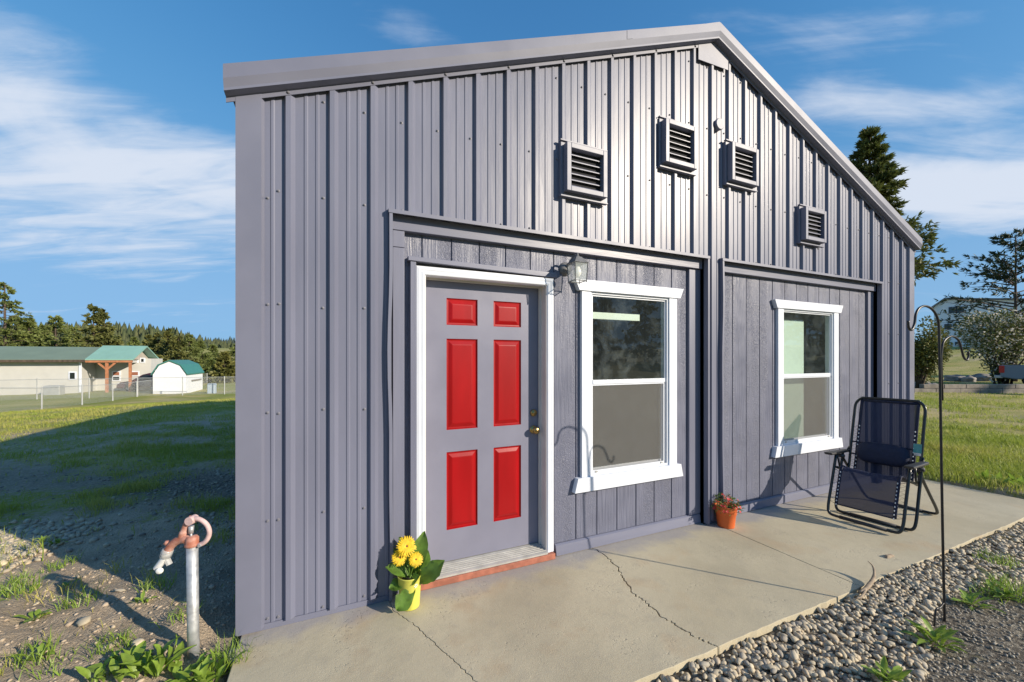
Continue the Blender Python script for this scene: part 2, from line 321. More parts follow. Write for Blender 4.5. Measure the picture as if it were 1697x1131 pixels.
# ------------------------------------------------------------------ mesh helpers
class MB:
    def __init__(self): self.v = []; self.f = []
    def add(self, vs, fs):
        o = len(self.v); self.v += [tuple(map(float, p)) for p in vs]; self.f += [tuple(i + o for i in f) for f in fs]; return self
    def box(self, x0, x1, y0, y1, z0, z1):
        return self.add([(x0, y0, z0), (x1, y0, z0), (x1, y1, z0), (x0, y1, z0), (x0, y0, z1), (x1, y0, z1), (x1, y1, z1), (x0, y1, z1)],
                        [(0, 3, 2, 1), (4, 5, 6, 7), (0, 1, 5, 4), (1, 2, 6, 5), (2, 3, 7, 6), (3, 0, 4, 7)])
    def hexa(self, bot, top):
        return self.add(list(bot) + list(top), [(0, 3, 2, 1), (4, 5, 6, 7), (0, 1, 5, 4), (1, 2, 6, 5), (2, 3, 7, 6), (3, 0, 4, 7)])
    def prism_y(self, poly, y0, y1):                    # poly of (x, z), counter-clockwise seen from -y
        n = len(poly)
        return self.add([(x, y0, z) for x, z in poly] + [(x, y1, z) for x, z in poly],
                        [tuple(range(n)), tuple(range(2 * n - 1, n - 1, -1))] + [(i, i + n, (i + 1) % n + n, (i + 1) % n) for i in range(n)])
    def prism_x(self, poly, x0, x1):                    # poly of (y, z)
        n = len(poly)
        return self.add([(x0, y, z) for y, z in poly] + [(x1, y, z) for y, z in poly],
                        [tuple(range(n)), tuple(range(2 * n - 1, n - 1, -1))] + [(i, i + n, (i + 1) % n + n, (i + 1) % n) for i in range(n)])
    def prism_z(self, poly, z0, z1):
        n = len(poly)
        return self.add([(x, y, z0) for x, y in poly] + [(x, y, z1) for x, y in poly],
                        [tuple(range(n - 1, -1, -1)), tuple(range(n, 2 * n))] + [(i, (i + 1) % n, (i + 1) % n + n, i + n) for i in range(n)])
    def tube(self, path, r, n=8, cap=True, flat=1.0):
        P = [Vector(p) for p in path]; m = len(P); rs = r if isinstance(r, (list, tuple)) else [r] * m
        T = [((P[min(i + 1, m - 1)] - P[max(i - 1, 0)]).normalized()) for i in range(m)]
        up = Vector((0, 0, 1)) if abs(T[0].z) < 0.9 else Vector((1, 0, 0))
        A = T[0].cross(up).normalized(); vs = []
        for i in range(m):
            A = (A - T[i] * A.dot(T[i])).normalized(); B = T[i].cross(A)
            for k in range(n):
                a = 2 * math.pi * k / n; vs.append(P[i] + (A * math.cos(a) * flat + B * math.sin(a)) * rs[i])
        fs = [(i * n + k, i * n + (k + 1) % n, (i + 1) * n + (k + 1) % n, (i + 1) * n + k) for i in range(m - 1) for k in range(n)]
        if cap: fs += [tuple(range(n - 1, -1, -1)), tuple(range((m - 1) * n, m * n))]
        return self.add(vs, fs)
    def lathe(self, prof, c=(0, 0, 0), n=24, axis='z'):
        vs = []
        for r, h in prof:
            for k in range(n):
                a = 2 * math.pi * k / n; x, y = r * math.cos(a), r * math.sin(a)
                vs.append((c[0] + x, c[1] + y, c[2] + h) if axis == 'z' else (c[0] + x, c[1] + h, c[2] + y))
        m = len(prof); fs = [(i * n + k, i * n + (k + 1) % n, (i + 1) * n + (k + 1) % n, (i + 1) * n + k) for i in range(m - 1) for k in range(n)]
        if axis == 'y': fs = [f[::-1] for f in fs]
        return self.add(vs, fs)
    def build(self, name, m, parent=None, org=(0, 0, 0), smooth=False, bevel=0.0):
        me = bpy.data.meshes.new(name); me.from_pydata([(a - org[0], b - org[1], c - org[2]) for a, b, c in self.v], [], self.f); me.update()
        if smooth: me.shade_smooth()
        me.materials.append(MATS[m]); o = bpy.data.objects.new(name, me); C.objects.link(o)
        if parent is not None: o.parent = parent
        if bevel:
            bv = o.modifiers.new('bevel', 'BEVEL'); bv.width = bevel; bv.segments = 2; bv.limit_method = 'ANGLE'; bv.angle_limit = R(40); bv.harden_normals = False
        return o
def smooth_path(pts, k=6):
    P = [np.array(p, float) for p in pts]; P = [2 * P[0] - P[1]] + P + [2 * P[-1] - P[-2]]; out = []
    for i in range(1, len(P) - 2):
        for j in range(k):
            t = j / k; a, b, c, d = P[i - 1], P[i], P[i + 1], P[i + 2]
            out.append(0.5 * (2 * b + (c - a) * t + (2 * a - 5 * b + 4 * c - d) * t * t + (3 * b - a - 3 * c + d) * t ** 3))
    out.append(P[-2]); return out
def np_mesh(name, V, F, m, parent=None, smooth=False, attr=None):
    V = np.ascontiguousarray(V, np.float32); F = np.ascontiguousarray(F, np.int32); k = F.shape[1]
    me = bpy.data.meshes.new(name); me.vertices.add(len(V)); me.vertices.foreach_set('co', V.ravel())
    me.loops.add(F.size); me.loops.foreach_set('vertex_index', F.ravel())
    me.polygons.add(len(F)); me.polygons.foreach_set('loop_start', np.arange(0, F.size, k, dtype=np.int32))
    if attr:
        for an, (ty, val) in attr.items():
            a = me.attributes.new(an, ty, 'POINT'); a.data.foreach_set('value' if ty == 'FLOAT' else 'color', np.ascontiguousarray(val, np.float32).ravel())
    me.update(calc_edges=True); me.validate()
    if smooth: me.shade_smooth()
    me.materials.append(MATS[m]); o = bpy.data.objects.new(name, me); C.objects.link(o)
    if parent is not None: o.parent = parent
    return o
def tag(o, label, cat, group=None):
    o['label'] = label; o['category'] = cat
    if group: o['group'] = group
    return o
def struct(o): o['kind'] = 'structure'; return o
def stuff(o): o['kind'] = 'stuff'; return o
def thing(name, loc, label, cat, group=None, rz=0.0):
    o = bpy.data.objects.new(name, None); o.empty_display_size = 0.1; C.objects.link(o); o.location = loc; o.rotation_euler = (0, 0, rz)
    return tag(o, label, cat, group)

# ------------------------------------------------------------------ terrain
def sst(a, b, x): t = np.clip((x - a) / (b - a), 0, 1); return t * t * (3 - 2 * t)
def vnoise(x, y, s, seed=0):
    x = x / s + seed * 17.3; y = y / s + seed * 9.7; xi = np.floor(x); yi = np.floor(y); fx = x - xi; fy = y - yi
    fx = fx * fx * (3 - 2 * fx); fy = fy * fy * (3 - 2 * fy)
    def h(a, b): q = np.sin(a * 127.1 + b * 311.7 + seed * 74.7) * 43758.5453; return q - np.floor(q)
    return (h(xi, yi) * (1 - fx) + h(xi + 1, yi) * fx) * (1 - fy) + (h(xi, yi + 1) * (1 - fx) + h(xi + 1, yi + 1) * fx) * fy - 0.5
def fbm(x, y, s, seed=0, o=4): return sum(vnoise(x, y, s / 2 ** k, seed + k) / 1.8 ** k for k in range(o))
SLAB_Y = -1.15
def ground_z(x, y):
    x = np.asarray(x, float); y = np.asarray(y, float)
    left = 1 - sst(0, 11, x); d = np.hypot(x, y - 3)
    z = -1.5 * sst(8, 36, d) * left * sst(-6, 12, y)
    z = z + 5.6 * sst(40, 130, x) * (1 - left) + 10 * sst(110, 320, y) * left * sst(-300, 60, x + 120) 
    far = sst(3, 9, d); z = z + fbm(x, y, 4.0, 3) * 0.10 * far + fbm(x, y, 0.9, 5, 3) * 0.03
    dirt = (1 - sst(-0.2, 0.1, x)) * (1 - sst(1.2, 3.2, np.hypot(x + 0.6, y + 0.2)))
    qq = -.655 * x + .755 * y
    z = z + dirt * (0.24 * sst(-.9, 1.0, qq) - .155 - .05 * sst(1.2, 2.2, qq) + fbm(x, y, 0.55, 9, 5) * 0.085 + np.abs(fbm(x, y, .22, 12, 3)) * 0.03) - 0.015
    z = z - 0.02 * (1 - sst(-.05, .25, np.abs(x + .05))) * (y > -1.2)
    # front strip: gravel bed just under the slab
    fr = (1 - sst(-1.12, -1.0, y)) * sst(-0.3, 0.3, x) * (1 - sst(8, 11, x))
    z = z * (1 - fr) + fr * (-0.026 + 0.012 * sst(-1.3, -1.8, y) + fbm(x, y, 0.7, 4, 4) * 0.03)
    under = ((x > -0.002) & (x < 7.34) & (y > SLAB_Y + 0.01) & (y < 10.6)); z = np.where(under, -0.16, z)
    return z
def cover(x, y):                                   # weights: grass, loose gravel, dry straw
    d = np.hypot(x, y); n = fbm(x, y, 1.6, 21, 4); n2 = fbm(x, y, 0.5, 31, 4)
    dirt = (1 - sst(-0.1, 0.2, x)) * (1 - sst(1.5, 2.7, np.hypot(x + 0.6, y + 0.3)))
    front = (1 - sst(-1.15, -0.95, y)) * sst(-.4, .2, x)
    base = 0.62 + 0.9 * n + 0.5 * n2
    path = np.exp(-((y - 4.6 + 0.55 * (x + 3)) / 0.8) ** 2) * (x < 0)          # worn gravelly track
    g = np.clip(base - 1.25 * dirt - 0.75 * front * (1 - sst(1.2, 4, np.hypot(x - 9, y + 1) * 0 + np.abs(y + 1.2))) - 0.75 * path * sst(-.5, .3, n2 + n + .35) - 0.20 * (1 - sst(2, 6, d)) * (x < 0.2), 0, 1)
    g = g * (1 - .08 * (x < 0) * (1 - sst(7, 12, d)))
    far = sst(8, 14, d); g = g * (1 - far) + far * np.clip(0.8 + 0.5 * n, 0, 1)
    gr = np.clip(front + path * 0.6 + (1 - sst(2.0, 5.0, d)) * (x < 0.1) * np.clip(.22 + 1.6 * n, 0, 1) * (1 - dirt * .7), 0, 1)
    dry = np.clip(0.45 + 1.7 * fbm(x, y, 3.2, 41, 3) + 0.35 * sst(8, 14, x), 0, 1)
    return g, gr, dry
def axis(segs):
    out = [segs[0][0]]
    for a, b, s in segs:
        n = max(1, int(round((b - a) / s))); out += list(a + (b - a) * (np.arange(1, n + 1) / n))
    return np.array(out)
def make_ground():
    xs = axis([(-2200, -600, 200), (-600, -120, 40), (-120, -40, 8), (-40, -12, 1.4), (-12, -3.2, 0.25), (-3.2, 0.0, 0.032), (0.0, 0.03, 0.03), (0.03, 7.3, 0.12), (7.3, 7.36, .03), (7.36, 14, 0.15), (14, 40, 1.0), (40, 130, 6), (130, 400, 45), (400, 2200, 200)])
    ys = axis([(-600, -60, 90), (-60, -8, 4), (-8, -2.6, 0.4), (-2.6, -1.15, 0.035), (-1.15, -1.10, .05), (-1.10, 3.2, 0.035), (3.2, 12, 0.2), (12, 60, 1.2), (60, 140, 6), (140, 500, 30), (500, 2600, 200)])
    X, Y = np.meshgrid(xs, ys); Z = ground_z(X, Y); n, m = X.shape
    idx = np.arange(n * m).reshape(n, m)
    F = np.stack([idx[:-1, :-1], idx[:-1, 1:], idx[1:, 1:], idx[1:, :-1]], -1).reshape(-1, 4)
    g, gr, dry = cover(X, Y); A = np.stack([g, gr, dry, np.ones_like(g)], -1).reshape(-1, 4)
    m_ = mat('ground', (0.2, 0.16, 0.11), 0.95); N, L = nodes(m_); b = N['Principled BSDF']; b.inputs['Specular IOR Level'].default_value = 0.2
    at = N.new('ShaderNodeAttribute'); at.attribute_name = 'cover'; sp = N.new('ShaderNodeSeparateColor'); L.new(at.outputs['Color'], sp.inputs[0])
    ge = N.new('ShaderNodeNewGeometry')
    def noise(s, d=8, r=.6):
        q = N.new('ShaderNodeTexNoise'); q.inputs['Scale'].default_value = s; q.inputs['Detail'].default_value = d; q.inputs['Roughness'].default_value = r; L.new(ge.outputs['Position'], q.inputs['Vector']); return q.outputs['Fac']
    def rng(v, a, bb, c=0, d=1):
        r = N.new('ShaderNodeMapRange'); L.new(v, r.inputs[0]); r.inputs[1].default_value = a; r.inputs[2].default_value = bb; r.inputs[3].default_value = c; r.inputs[4].default_value = d; return r.outputs[0]
    def mixc(f, a, c2):
        x = N.new('ShaderNodeMix'); x.data_type = 'RGBA'; L.new(f, x.inputs[0])
        for s, v in ((6, a), (7, c2)):
            if isinstance(v, tuple): x.inputs[s].default_value = (*v, 1)
            else: L.new(v, x.inputs[s])
        return x.outputs[2]
    fine, mid, big = noise(70), noise(6), noise(0.55)
    soil = mixc(rng(mid, .35, .65), (0.43, 0.335, 0.23), (0.54, 0.43, 0.31)); soil = mixc(rng(fine, .5, .75), soil, (0.30, 0.23, 0.16))
    vo = N.new('ShaderNodeTexVoronoi'); vo.inputs['Scale'].default_value = 34; L.new(ge.outputs['Position'], vo.inputs['Vector'])
    sep = N.new('ShaderNodeSeparateColor'); L.new(vo.outputs['Color'], sep.inputs[0])
    grav = mixc(sep.outputs[0], (0.21, 0.19, 0.155), (0.36, 0.315, 0.24)); grav = mixc(rng(vo.outputs['Distance'], .25, .6), grav, (0.13, 0.11, 0.085))
    green = mixc(rng(mid, .3, .7), (0.23, 0.255, 0.042), (0.32, 0.325, 0.07)); green = mixc(rng(fine, .45, .75), green, (0.15, 0.175, 0.034))
    straw = mixc(rng(mid, .35, .65), (0.44, 0.355, 0.12), (0.50, 0.40, 0.17))
    dr = N.new('ShaderNodeMath'); dr.operation = 'MULTIPLY'; L.new(sp.outputs[2], dr.inputs[0]); L.new(rng(big, .35, .6), dr.inputs[1])
    green = mixc(dr.outputs[0], green, straw)
    c = mixc(sp.outputs[1], soil, grav)
    gm = N.new('ShaderNodeMath'); gm.operation = 'ADD'; L.new(sp.outputs[0], gm.inputs[0]); L.new(rng(noise(18), .3, .7, -.35, .35), gm.inputs[1])
    c = mixc(rng(gm.outputs[0], .3, .7), c, green); L.new(c, b.inputs['Base Color'])
    bp = N.new('ShaderNodeBump'); bp.inputs['Strength'].default_value = .8; bp.inputs['Distance'].default_value = .03
    L.new(fine, bp.inputs['Height']); L.new(bp.outputs[0], b.inputs['Normal'])
    o = np_mesh('ground', np.stack([X, Y, Z], -1).reshape(-1, 3), F, 'ground', smooth=True, attr={'cover': ('FLOAT_COLOR', A)})
    return struct(o)
ground = make_ground()

# ------------------------------------------------------------------ patio slab, in the pieces its joint and cracks leave
def jag(pts, seed, amp, n=9):
    rnd = random.Random(seed); out = []
    for a, b in zip(pts[:-1], pts[1:]):
        for k in range(n):
            t = k / n; out.append((a[0] + (b[0] - a[0]) * t + rnd.uniform(-amp, amp), a[1] + (b[1] - a[1]) * t))
    out.append(pts[-1]); return out
crackA = [tuple(gd(*p)[:2]) for p in ((653, 1013), (683, 1032), (707, 1055), (736, 1080), (754, 1096), (789, 1130))]
crackA = [(crackA[0][0] - .03, 0.20)] + [(crackA[0][0] - .01, -0.02)] + crackA + [(crackA[-1][0] + .14, SLAB_Y)]
crackB = [tuple(gd(1000 + a / 2.4347, 840 + b / 2.4347)[:2]) for a, b in ((5, 195), (55, 240), (80, 290), (125, 355), (165, 380), (230, 440), (300, 480), (360, 520), (425, 548))]
crackB = [(crackB[0][0] - .03, 0.20)] + crackB + [(crackB[-1][0] + .02, SLAB_Y)]
joint = [(3.683, 0.20), (3.683, SLAB_Y)]
lines = [([(0.0, 0.20), (0.0, SLAB_Y)], 0, 0), (jag(crackA, 5, .005), .0016, .0016), (jag(crackB, 8, .010), .0045, .0045), (jag(joint, 3, .0004, 12), .003, .003), ([(7.30, 0.20), (7.30, SLAB_Y)], 0, 0)]
patio = struct(bpy.data.objects.new('patio', None)); C.objects.link(patio)
rs = random.Random(2)
for (la, wa, _), (lb, wb, _) in zip(lines[:-1], lines[1:]):
    A = [(x + wa * rs.uniform(.5, 1.5), y) for x, y in la]; B = [(x - wb * rs.uniform(.5, 1.5), y) for x, y in lb]
    A = sorted(A, key=lambda p: -p[1]); B = sorted(B, key=lambda p: -p[1])
    xa, xb = A[-1][0], B[-1][0]; n = max(2, int((xb - xa) / .05))
    edge = [(xa + (xb - xa) * k / n, SLAB_Y + rs.uniform(-.0035, .0035) + .003 * math.sin(k * .23)) for k in range(1, n)]
    poly = A + edge + B[::-1]
    MB().prism_z(poly, -0.14, 0.0).build('slab_piece', 'concrete', patio, bevel=0.004)

# ------------------------------------------------------------------ the building
EAVE, APEX_X, BW, BL = 3.036, 3.67, 7.35, 10.2
SLOPE = 0.4027
def roof_z(x): return EAVE + SLOPE * (x if x <= APEX_X else 2 * APEX_X - x)
bld = thing('metal_clad_cottage', (0, 0, 0), 'grey ribbed metal cottage with a red panelled door and white framed windows', 'building')
BAYS = [(0.800, 3.585), (3.795, 6.565)]; HEADZ = 2.44
def rib_profile(x0, x1):
    pts = set([x0, x1]); k0 = int((x0 - 0.205) / .2286) - 2
    prof = {}
    def base(x):
        u = (x - 0.205) % .2286                                   # distance from left foot of the major rib
        if u < .011: return -0.025 * u / .011
        if u < .036: return -0.025
        if u < .058: return -0.025 * (1 - (u - .036) / .022)
        for c in (.112, .172):
            q = abs(u - c)
            if q < .012: return -0.0045 * min(1, (.012 - q) / .006)
        return 0.0
    for k in range(k0, k0 + 60):
        s = 0.205 + k * .2286
        for o in (0, .011, .036, .058, .100, .106, .118, .124, .160, .166, .178, .184): pts.add(round(s + o, 5))
    for a, b in BAYS: pts.add(a); pts.add(b)
    pts.add(APEX_X)
    return [(x, base(x)) for x in sorted(p for p in pts if x0 - 1e-6 <= p <= x1 + 1e-6)]
def bottom(xm): return HEADZ if any(a < xm < b for a, b in BAYS) else 0.035
edges = [0.06] + [0.205 - .03 + .9144 * k for k in range(1, 9)]; edges = [e for e in edges if e < BW - .15] + [BW - 0.05]
for xa, xb in zip(edges[:-1], edges[1:]):
    mb = MB(); pr = rib_profile(xa, xb)
    for (p, hp), (q, hq) in zip(pr[:-1], pr[1:]):
        zb = bottom((p + q) / 2)
        mb.add([(p, hp, zb), (q, hq, zb), (q, hq, roof_z(q)), (p, hp, roof_z(p))], [(0, 1, 2, 3)])
    mb.build('siding_panel', 'siding_paint', bld)
# screws
sm = MB(); k = 0
rnd = random.Random(4)
while True:
    x = 0.205 + .2286 * k - 0.026; k += 1
    if x > BW - .1: break
    for z in (.06, .61, 1.22, 1.83, 2.415, 3.04, 3.65, 4.2):
        zz = z + rnd.uniform(-.008, .008)
        if zz > roof_z(x) - .13 or (any(a - .02 < x < b + .02 for a, b in BAYS) and zz < HEADZ + .02 and abs(z - 2.415) > .01): continue
        if abs(z - 2.415) < .01: zz += .06
        sm.lathe([(0.0001, -.010), (.0042, -.010), (.0046, -.004), (.0085, -.003), (.0085, 0.002)], (x + rnd.uniform(-.003, .003), 0, zz), 8, 'y')
for x in (.125, ):
    for z in (.06, .61, 1.22, 1.83, 2.43, 3.0): sm.lathe([(0.0001, -.010), (.0042, -.010), (.0046, -.004), (.0085, -.003), (.0085, 0.004)], (x, 0, z), 8, 'y')
stuff(sm.build('screws', 'screw_metal', bld))
# corner trims
MB().prism_z([(-.022, .12), (-.022, -.030), (.098, -.030), (.110, -.002), (.106, -.0005), (.094, -.026), (-.018, -.026), (-.018, .12)], 0.02, roof_z(0) - .03).build('corner_trim', 'trim_paint', bld)
MB().prism_z([(BW + .022, .12), (BW + .018, .12), (BW + .018, -.026), (BW - .094, -.026), (BW - .106, -.0005), (BW - .110, -.002), (BW - .098, -.030), (BW + .022, -.030)], 0.02, roof_z(BW - .01) - .03).build('corner_trim', 'trim_paint', bld)
# roof planes with overhang, walls behind
OV, FRONT = 0.06, -0.085
for s in (0, 1):
    X = lambda x: x if s == 0 else 2 * APEX_X - x
    z = lambda x: EAVE + SLOPE * x
    pts = [(X(-OV), z(-OV) - .015), (X(APEX_X), z(APEX_X) - .015), (X(APEX_X), z(APEX_X) + .022), (X(-OV), z(-OV) + .022)]
    if s: pts = pts[::-1]
    MB().prism_y(pts, FRONT + .02, BL + .15).build('roof_plane', 'roof_grey', bld)
    # rake trim: upper band, break, lower band and a lip screwed on the ribs
    T = [(FRONT - .006, .060), (FRONT - .012, .056), (FRONT - .012, -.018), (FRONT + .004, -.060), (FRONT + .004, -.074), (-.0285, -.078), (-.0285, -.106), (-.024, -.106), (-.024, -.072), (FRONT + .010, -.068), (FRONT + .010, -.054), (FRONT - .004, -.014), (FRONT - .004, .028), (FRONT + .10, .030), (FRONT + .10, .060)]
    mb = MB(); n = len(T)
    if s == 0: a, b = -OV - .005, APEX_X
    else: a, b = APEX_X, 2 * APEX_X + OV + .005
    v = [(a, y, roof_z(a) + h) for y, h in T] + [(b, y, roof_z(b) + h) for y, h in T]
    mb.add(v, [tuple(range(n)), tuple(range(2 * n - 1, n - 1, -1))] + [(i, i + n, (i + 1) % n + n, (i + 1) % n) for i in range(n)])
    mb.build('rake_trim', 'trim_paint', bld)
    # lap joint of the trim and its screws
    xj = 2.62 if s == 0 else 5.4
MB().prism_y([(APEX_X - .16, roof_z(APEX_X - .16) + .026), (APEX_X, roof_z(APEX_X) + .026), (APEX_X + .16, roof_z(APEX_X + .16) + .026), (APEX_X + .16, roof_z(APEX_X + .16) + .064), (APEX_X, roof_z(APEX_X) + .069), (APEX_X - .16, roof_z(APEX_X - .16) + .064)], FRONT - .002, BL + .15).build('ridge_cap', 'trim_paint', bld)
a, b = 2.60, 2.66
MB().add([(a, FRONT - .0145, roof_z(a) - .016), (b, FRONT - .0145, roof_z(b) - .016), (b, FRONT - .0145, roof_z(b) + .055), (a, FRONT - .0145, roof_z(a) + .055)], [(0, 1, 2, 3)]).build('trim_lap', 'trim_paint', bld)
sm = MB()
for i in range(16):
    x = 0.205 + .025 + .2286 * (2 * i) 
    if x < BW - .1 and abs(x - APEX_X) > .1: sm.lathe([(0.0001, -.008), (.005, -.008), (.009, -.003), (.009, 0.002)], (x, -.0290, roof_z(x) - .092), 8, 'y')
stuff(sm.build('rake_screws', 'screw_metal', bld))
MB().box(-.018, .0, .14, BL, -.05, EAVE - .02).build('side_wall', 'siding_paint', bld)
MB().box(BW, BW + .018, .14, BL, -.05, EAVE - .02).build('side_wall', 'siding_paint', bld)
MB().prism_y([(0, -.05), (BW, -.05), (BW, EAVE - .03), (APEX_X, 4.48), (0, EAVE - .03)], BL - .03, BL).build('rear_wall', 'siding_paint', bld)
# blocking behind the metal, so no light leaks
for x0, x1, z0, z1 in ((0.002, .80, -.05, 2.46), (3.585, 3.795, -.05, 2.46), (6.565, BW - .002, -.05, 2.46)): MB().box(x0, x1, .012, .16, z0, z1).build('backing', 'dark_hole', bld)
MB().prism_y([(0.002, 2.463), (BW - .002, 2.463), (BW - .002, EAVE - .03), (APEX_X, 4.48), (0.002, EAVE - .03)], .012, .16).build('backing', 'dark_hole', bld)
# flat plate under the apex
pl = [wl(1157, 62, -.026), wl(1157, 99, -.026), wl(1206, 117, -.026), wl(1206, 88, -.026)]
xl, xr, zl, zr = pl[0][0], pl[2][0], pl[1][2], pl[2][2]
MB().prism_y([(xl, zl), (xr, zr), (xr, roof_z(xr) - .07), (APEX_X, roof_z(APEX_X) - .07), (xl, roof_z(xl) - .07)], -.0310, -.0255).build('gable_plate', 'trim_paint', bld)
c0 = wl(1191, 207, -.03)
MB().lathe([(0.0001, -.050), (.048, -.050), (.053, -.045), (.053, -.027), (.050, -.026), (.050, .0)], (c0[0], 0, c0[2]), 28, 'y').build('round_vent_cap', 'trim_paint', bld, smooth=False)

# openings: metal flashing round each bay, boards, planks
HB, SB, PB, PK = 0.022, 0.046, 0.10, 0.070            # fronts of header board, side board, back, planks
for bi, (xa, xb) in enumerate(BAYS):
    wob = lambda z: 0.006 * math.sin(z * 3.1 + bi) + 0.003 * math.sin(z * 7)
    MB().prism_x([(0.10, HEADZ + .022), (-.012, HEADZ + .024), (-.040, HEADZ + .020), (-.040, HEADZ - .004), (-.036, HEADZ - .004), (-.036, HEADZ + .012), (0.10, HEADZ + .012)], xa - .022, xb + .022).build('head_flashing', 'trim_paint', bld)
    for sgn, xe in ((-1, xa), (1, xb)):
        n = 14; mb = MB(); sec = [(0.0, .11), (-.000, -.036), (sgn * .020, -.036), (sgn * .020, -.0), (sgn * .016, -.0), (sgn * .016, -.032), (sgn * .004, -.032), (sgn * .004, .11)]
        V = []
        for i in range(n + 1):
            z = .012 + (HEADZ - .012 + .010) * i / n
            for dx, y in sec: V.append((xe + dx + (wob(z) if sgn < 0 else 0), y, z))
        m_ = len(sec); F = [(i * m_ + k, i * m_ + (k + 1) % m_, (i + 1) * m_ + (k + 1) % m_, (i + 1) * m_ + k) for i in range(n) for k in range(m_)]
        mb.add(V, F + [tuple(range(m_)), tuple(range((n + 1) * m_ - 1, n * m_ - 1, -1))]).build('side_flashing', 'trim_paint', bld)
    hz = 2.352
    MB().box(xa + .006, xb - .006, HB, PB, hz, HEADZ - .004 + .012).build('header_board', 'board_paint_level', bld, bevel=.003)
    lw = .085 if bi == 0 else .035
    zt = hz - .003
    if bi == 0:
        MB().box(xa + .012, xa + lw, HB + .004, PB, zt - .105, zt).build('trim_block', 'board_paint', bld, bevel=.002)
        zt -= .108
    MB().box(xa + .012, xa + lw, HB + .004, PB, .09, zt).build('side_board', 'board_paint', bld, bevel=.003)
    rw = .145 if bi == 0 else .125
    MB().box(xb - rw, xb - .004, SB, PB, .09, hz - .003).build('side_board', 'board_paint', bld, bevel=.003)
    # planks between the boards; the first groove of each bay measured on the wall
    g0 = 1.007 if bi == 0 else 3.844; pa, pb = xa + lw + .001, xb - rw - .001
    cuts = [pa] + [g0 + .2035 * k for k in range(0, 20) if pa + .02 < g0 + .2035 * k < pb - .02] + [pb]
    wz0, wz1 = .60, 2.06
    holes = [(0.955, 2.03, -.1, 2.15), (wl(964.5, 0, .04)[0] + .03, wl(1122, 0, .04)[0] - .03, wz0, wz1)] if bi == 0 else [(wl(1290, 0, .04)[0] + .03, wl(1390, 0, .04)[0] - .03, wz0, wz1)]
    for a, b in zip(cuts[:-1], cuts[1:]):
        segs = [(.09, hz + .0)]
        a2, b2 = a + .0045, b - .0045
        pieces = [(a2, b2, .09, hz + .01)]
        for hx0, hx1, hz0, hz1 in holes:
            new = []
            for (p, q, u, v) in pieces:
                if q <= hx0 or p >= hx1: new.append((p, q, u, v)); continue
                if p < hx0: new.append((p, hx0, u, v))
                if q > hx1: new.append((hx1, q, u, v))
                m0, m1 = max(p, hx0), min(q, hx1)
                if hz1 < v: new.append((m0, m1, hz1, v))
                if hz0 > u: new.append((m0, m1, u, hz0))
            pieces = new
        for (p, q, u, v) in pieces:
            if q - p > .004: MB().box(p, q, PK + rnd.uniform(-.001, .001), PB + .01, u, v).build('plank', 'plank_paint', bld, bevel=.0015)
    # wall sheathing seen in the grooves
    mb = MB(); px = xa + .003; spans = sorted(holes); cur = px
    for hx0, hx1, hz0, hz1 in spans:
        mb.box(cur, hx0, PK + .009, .155, 0.02, HEADZ + .02)
        if hz0 > 0: mb.box(hx0, hx1, PK + .009, .155, 0.02, hz0)
        mb.box(hx0, hx1, PK + .009, .155, hz1, HEADZ + .02); cur = hx1
    mb.box(cur, xb - .003, PK + .009, .155, 0.02, HEADZ + .02); mb.build('sheathing', 'siding_paint', bld)
    # foot boards
    for p, q in (((xa + .012, .950), (2.032, xb - .006)) if bi == 0 else ((xa + .012, xb - .006),)):
        MB().prism_x([(.038, .006), (PB, .006), (PB, .0885), (.062, .0885), (.048, .080)], p, q).build('foot_board', 'board_paint_level', bld)
# foot flashing under the metal
for p, q in ((-.02, .795), (3.60, 3.78), (6.58, BW + .02)): MB().box(p, q, -.006, .10, .001, .034).build('foot_strip', 'trim_paint', bld)

# ------------------------------------------------------------------ door
DX0, DX1, DY = 1.028, 1.944, 0.155
CASF = 0.034
frame = MB().box(DX0 - .032, DX0, .045, .20, .03, 2.115).box(DX1, DX1 + .032, .045, .20, .03, 2.115).box(DX0, DX1, .045, .20, 2.083, 2.115).build('door_frame', 'jamb_paint', bld)
stop = MB().box(DX1 - .012, DX1, DY - .03, DY - .006, .06, 2.083).box(DX0, DX0 + .012, DY - .03, DY - .006, .06, 2.083).box(DX0 + .012, DX1 - .012, DY - .03, DY - .006, 2.071, 2.083).build('door_stop', 'jamb_paint', frame)
def casing(pr, path, name, m):                              # moulded casing: profile swept along one straight side
    pass
W = .062
cas = [(0.0, CASF + .012), (.006, CASF + .002), (.016, CASF), (.030, CASF + .004), (.040, CASF + .001), (W - .004, CASF + .006), (W, CASF + .012)]
def casing_up(xin, sgn, z0, z1):                            # mitred at the top
    V = []; n = len(cas)
    for d, y in cas: V.append((xin + sgn * d, y, z0))
    for d, y in cas: V.append((xin + sgn * d, y, z1 + d))
    V += [(xin, .09, z0), (xin + sgn * W, .09, z0), (xin, .09, z1), (xin + sgn * W, .09, z1 + W)]
    F = [(i, i + 1, n + i + 1, n + i) for i in range(n - 1)] + [(0, n, 2 * n + 2, 2 * n), (n - 1, 2 * n + 1, 2 * n + 3, 2 * n - 1)]
    return MB().add(V, F)
z1 = 2.078
casing_up(DX0 - .004, -1, .05, z1).build('casing_board', 'white_paint', frame); casing_up(DX1 + .004, 1, .05, z1).build('casing_board', 'white_paint', frame)
V = []; n = len(cas)
for d, y in cas: V.append((DX0 - .004 - d, y, z1 + d))
for d, y in cas: V.append((DX1 + .004 + d, y, z1 + d))
V += [(DX0 - .004, .09, z1), (DX1 + .004, .09, z1)]
MB().add(V, [(i, i + 1, n + i + 1, n + i) for i in range(n - 1)] + [(0, n, 2 * n + 1, 2 * n)]).build('casing_board', 'white_paint', frame)
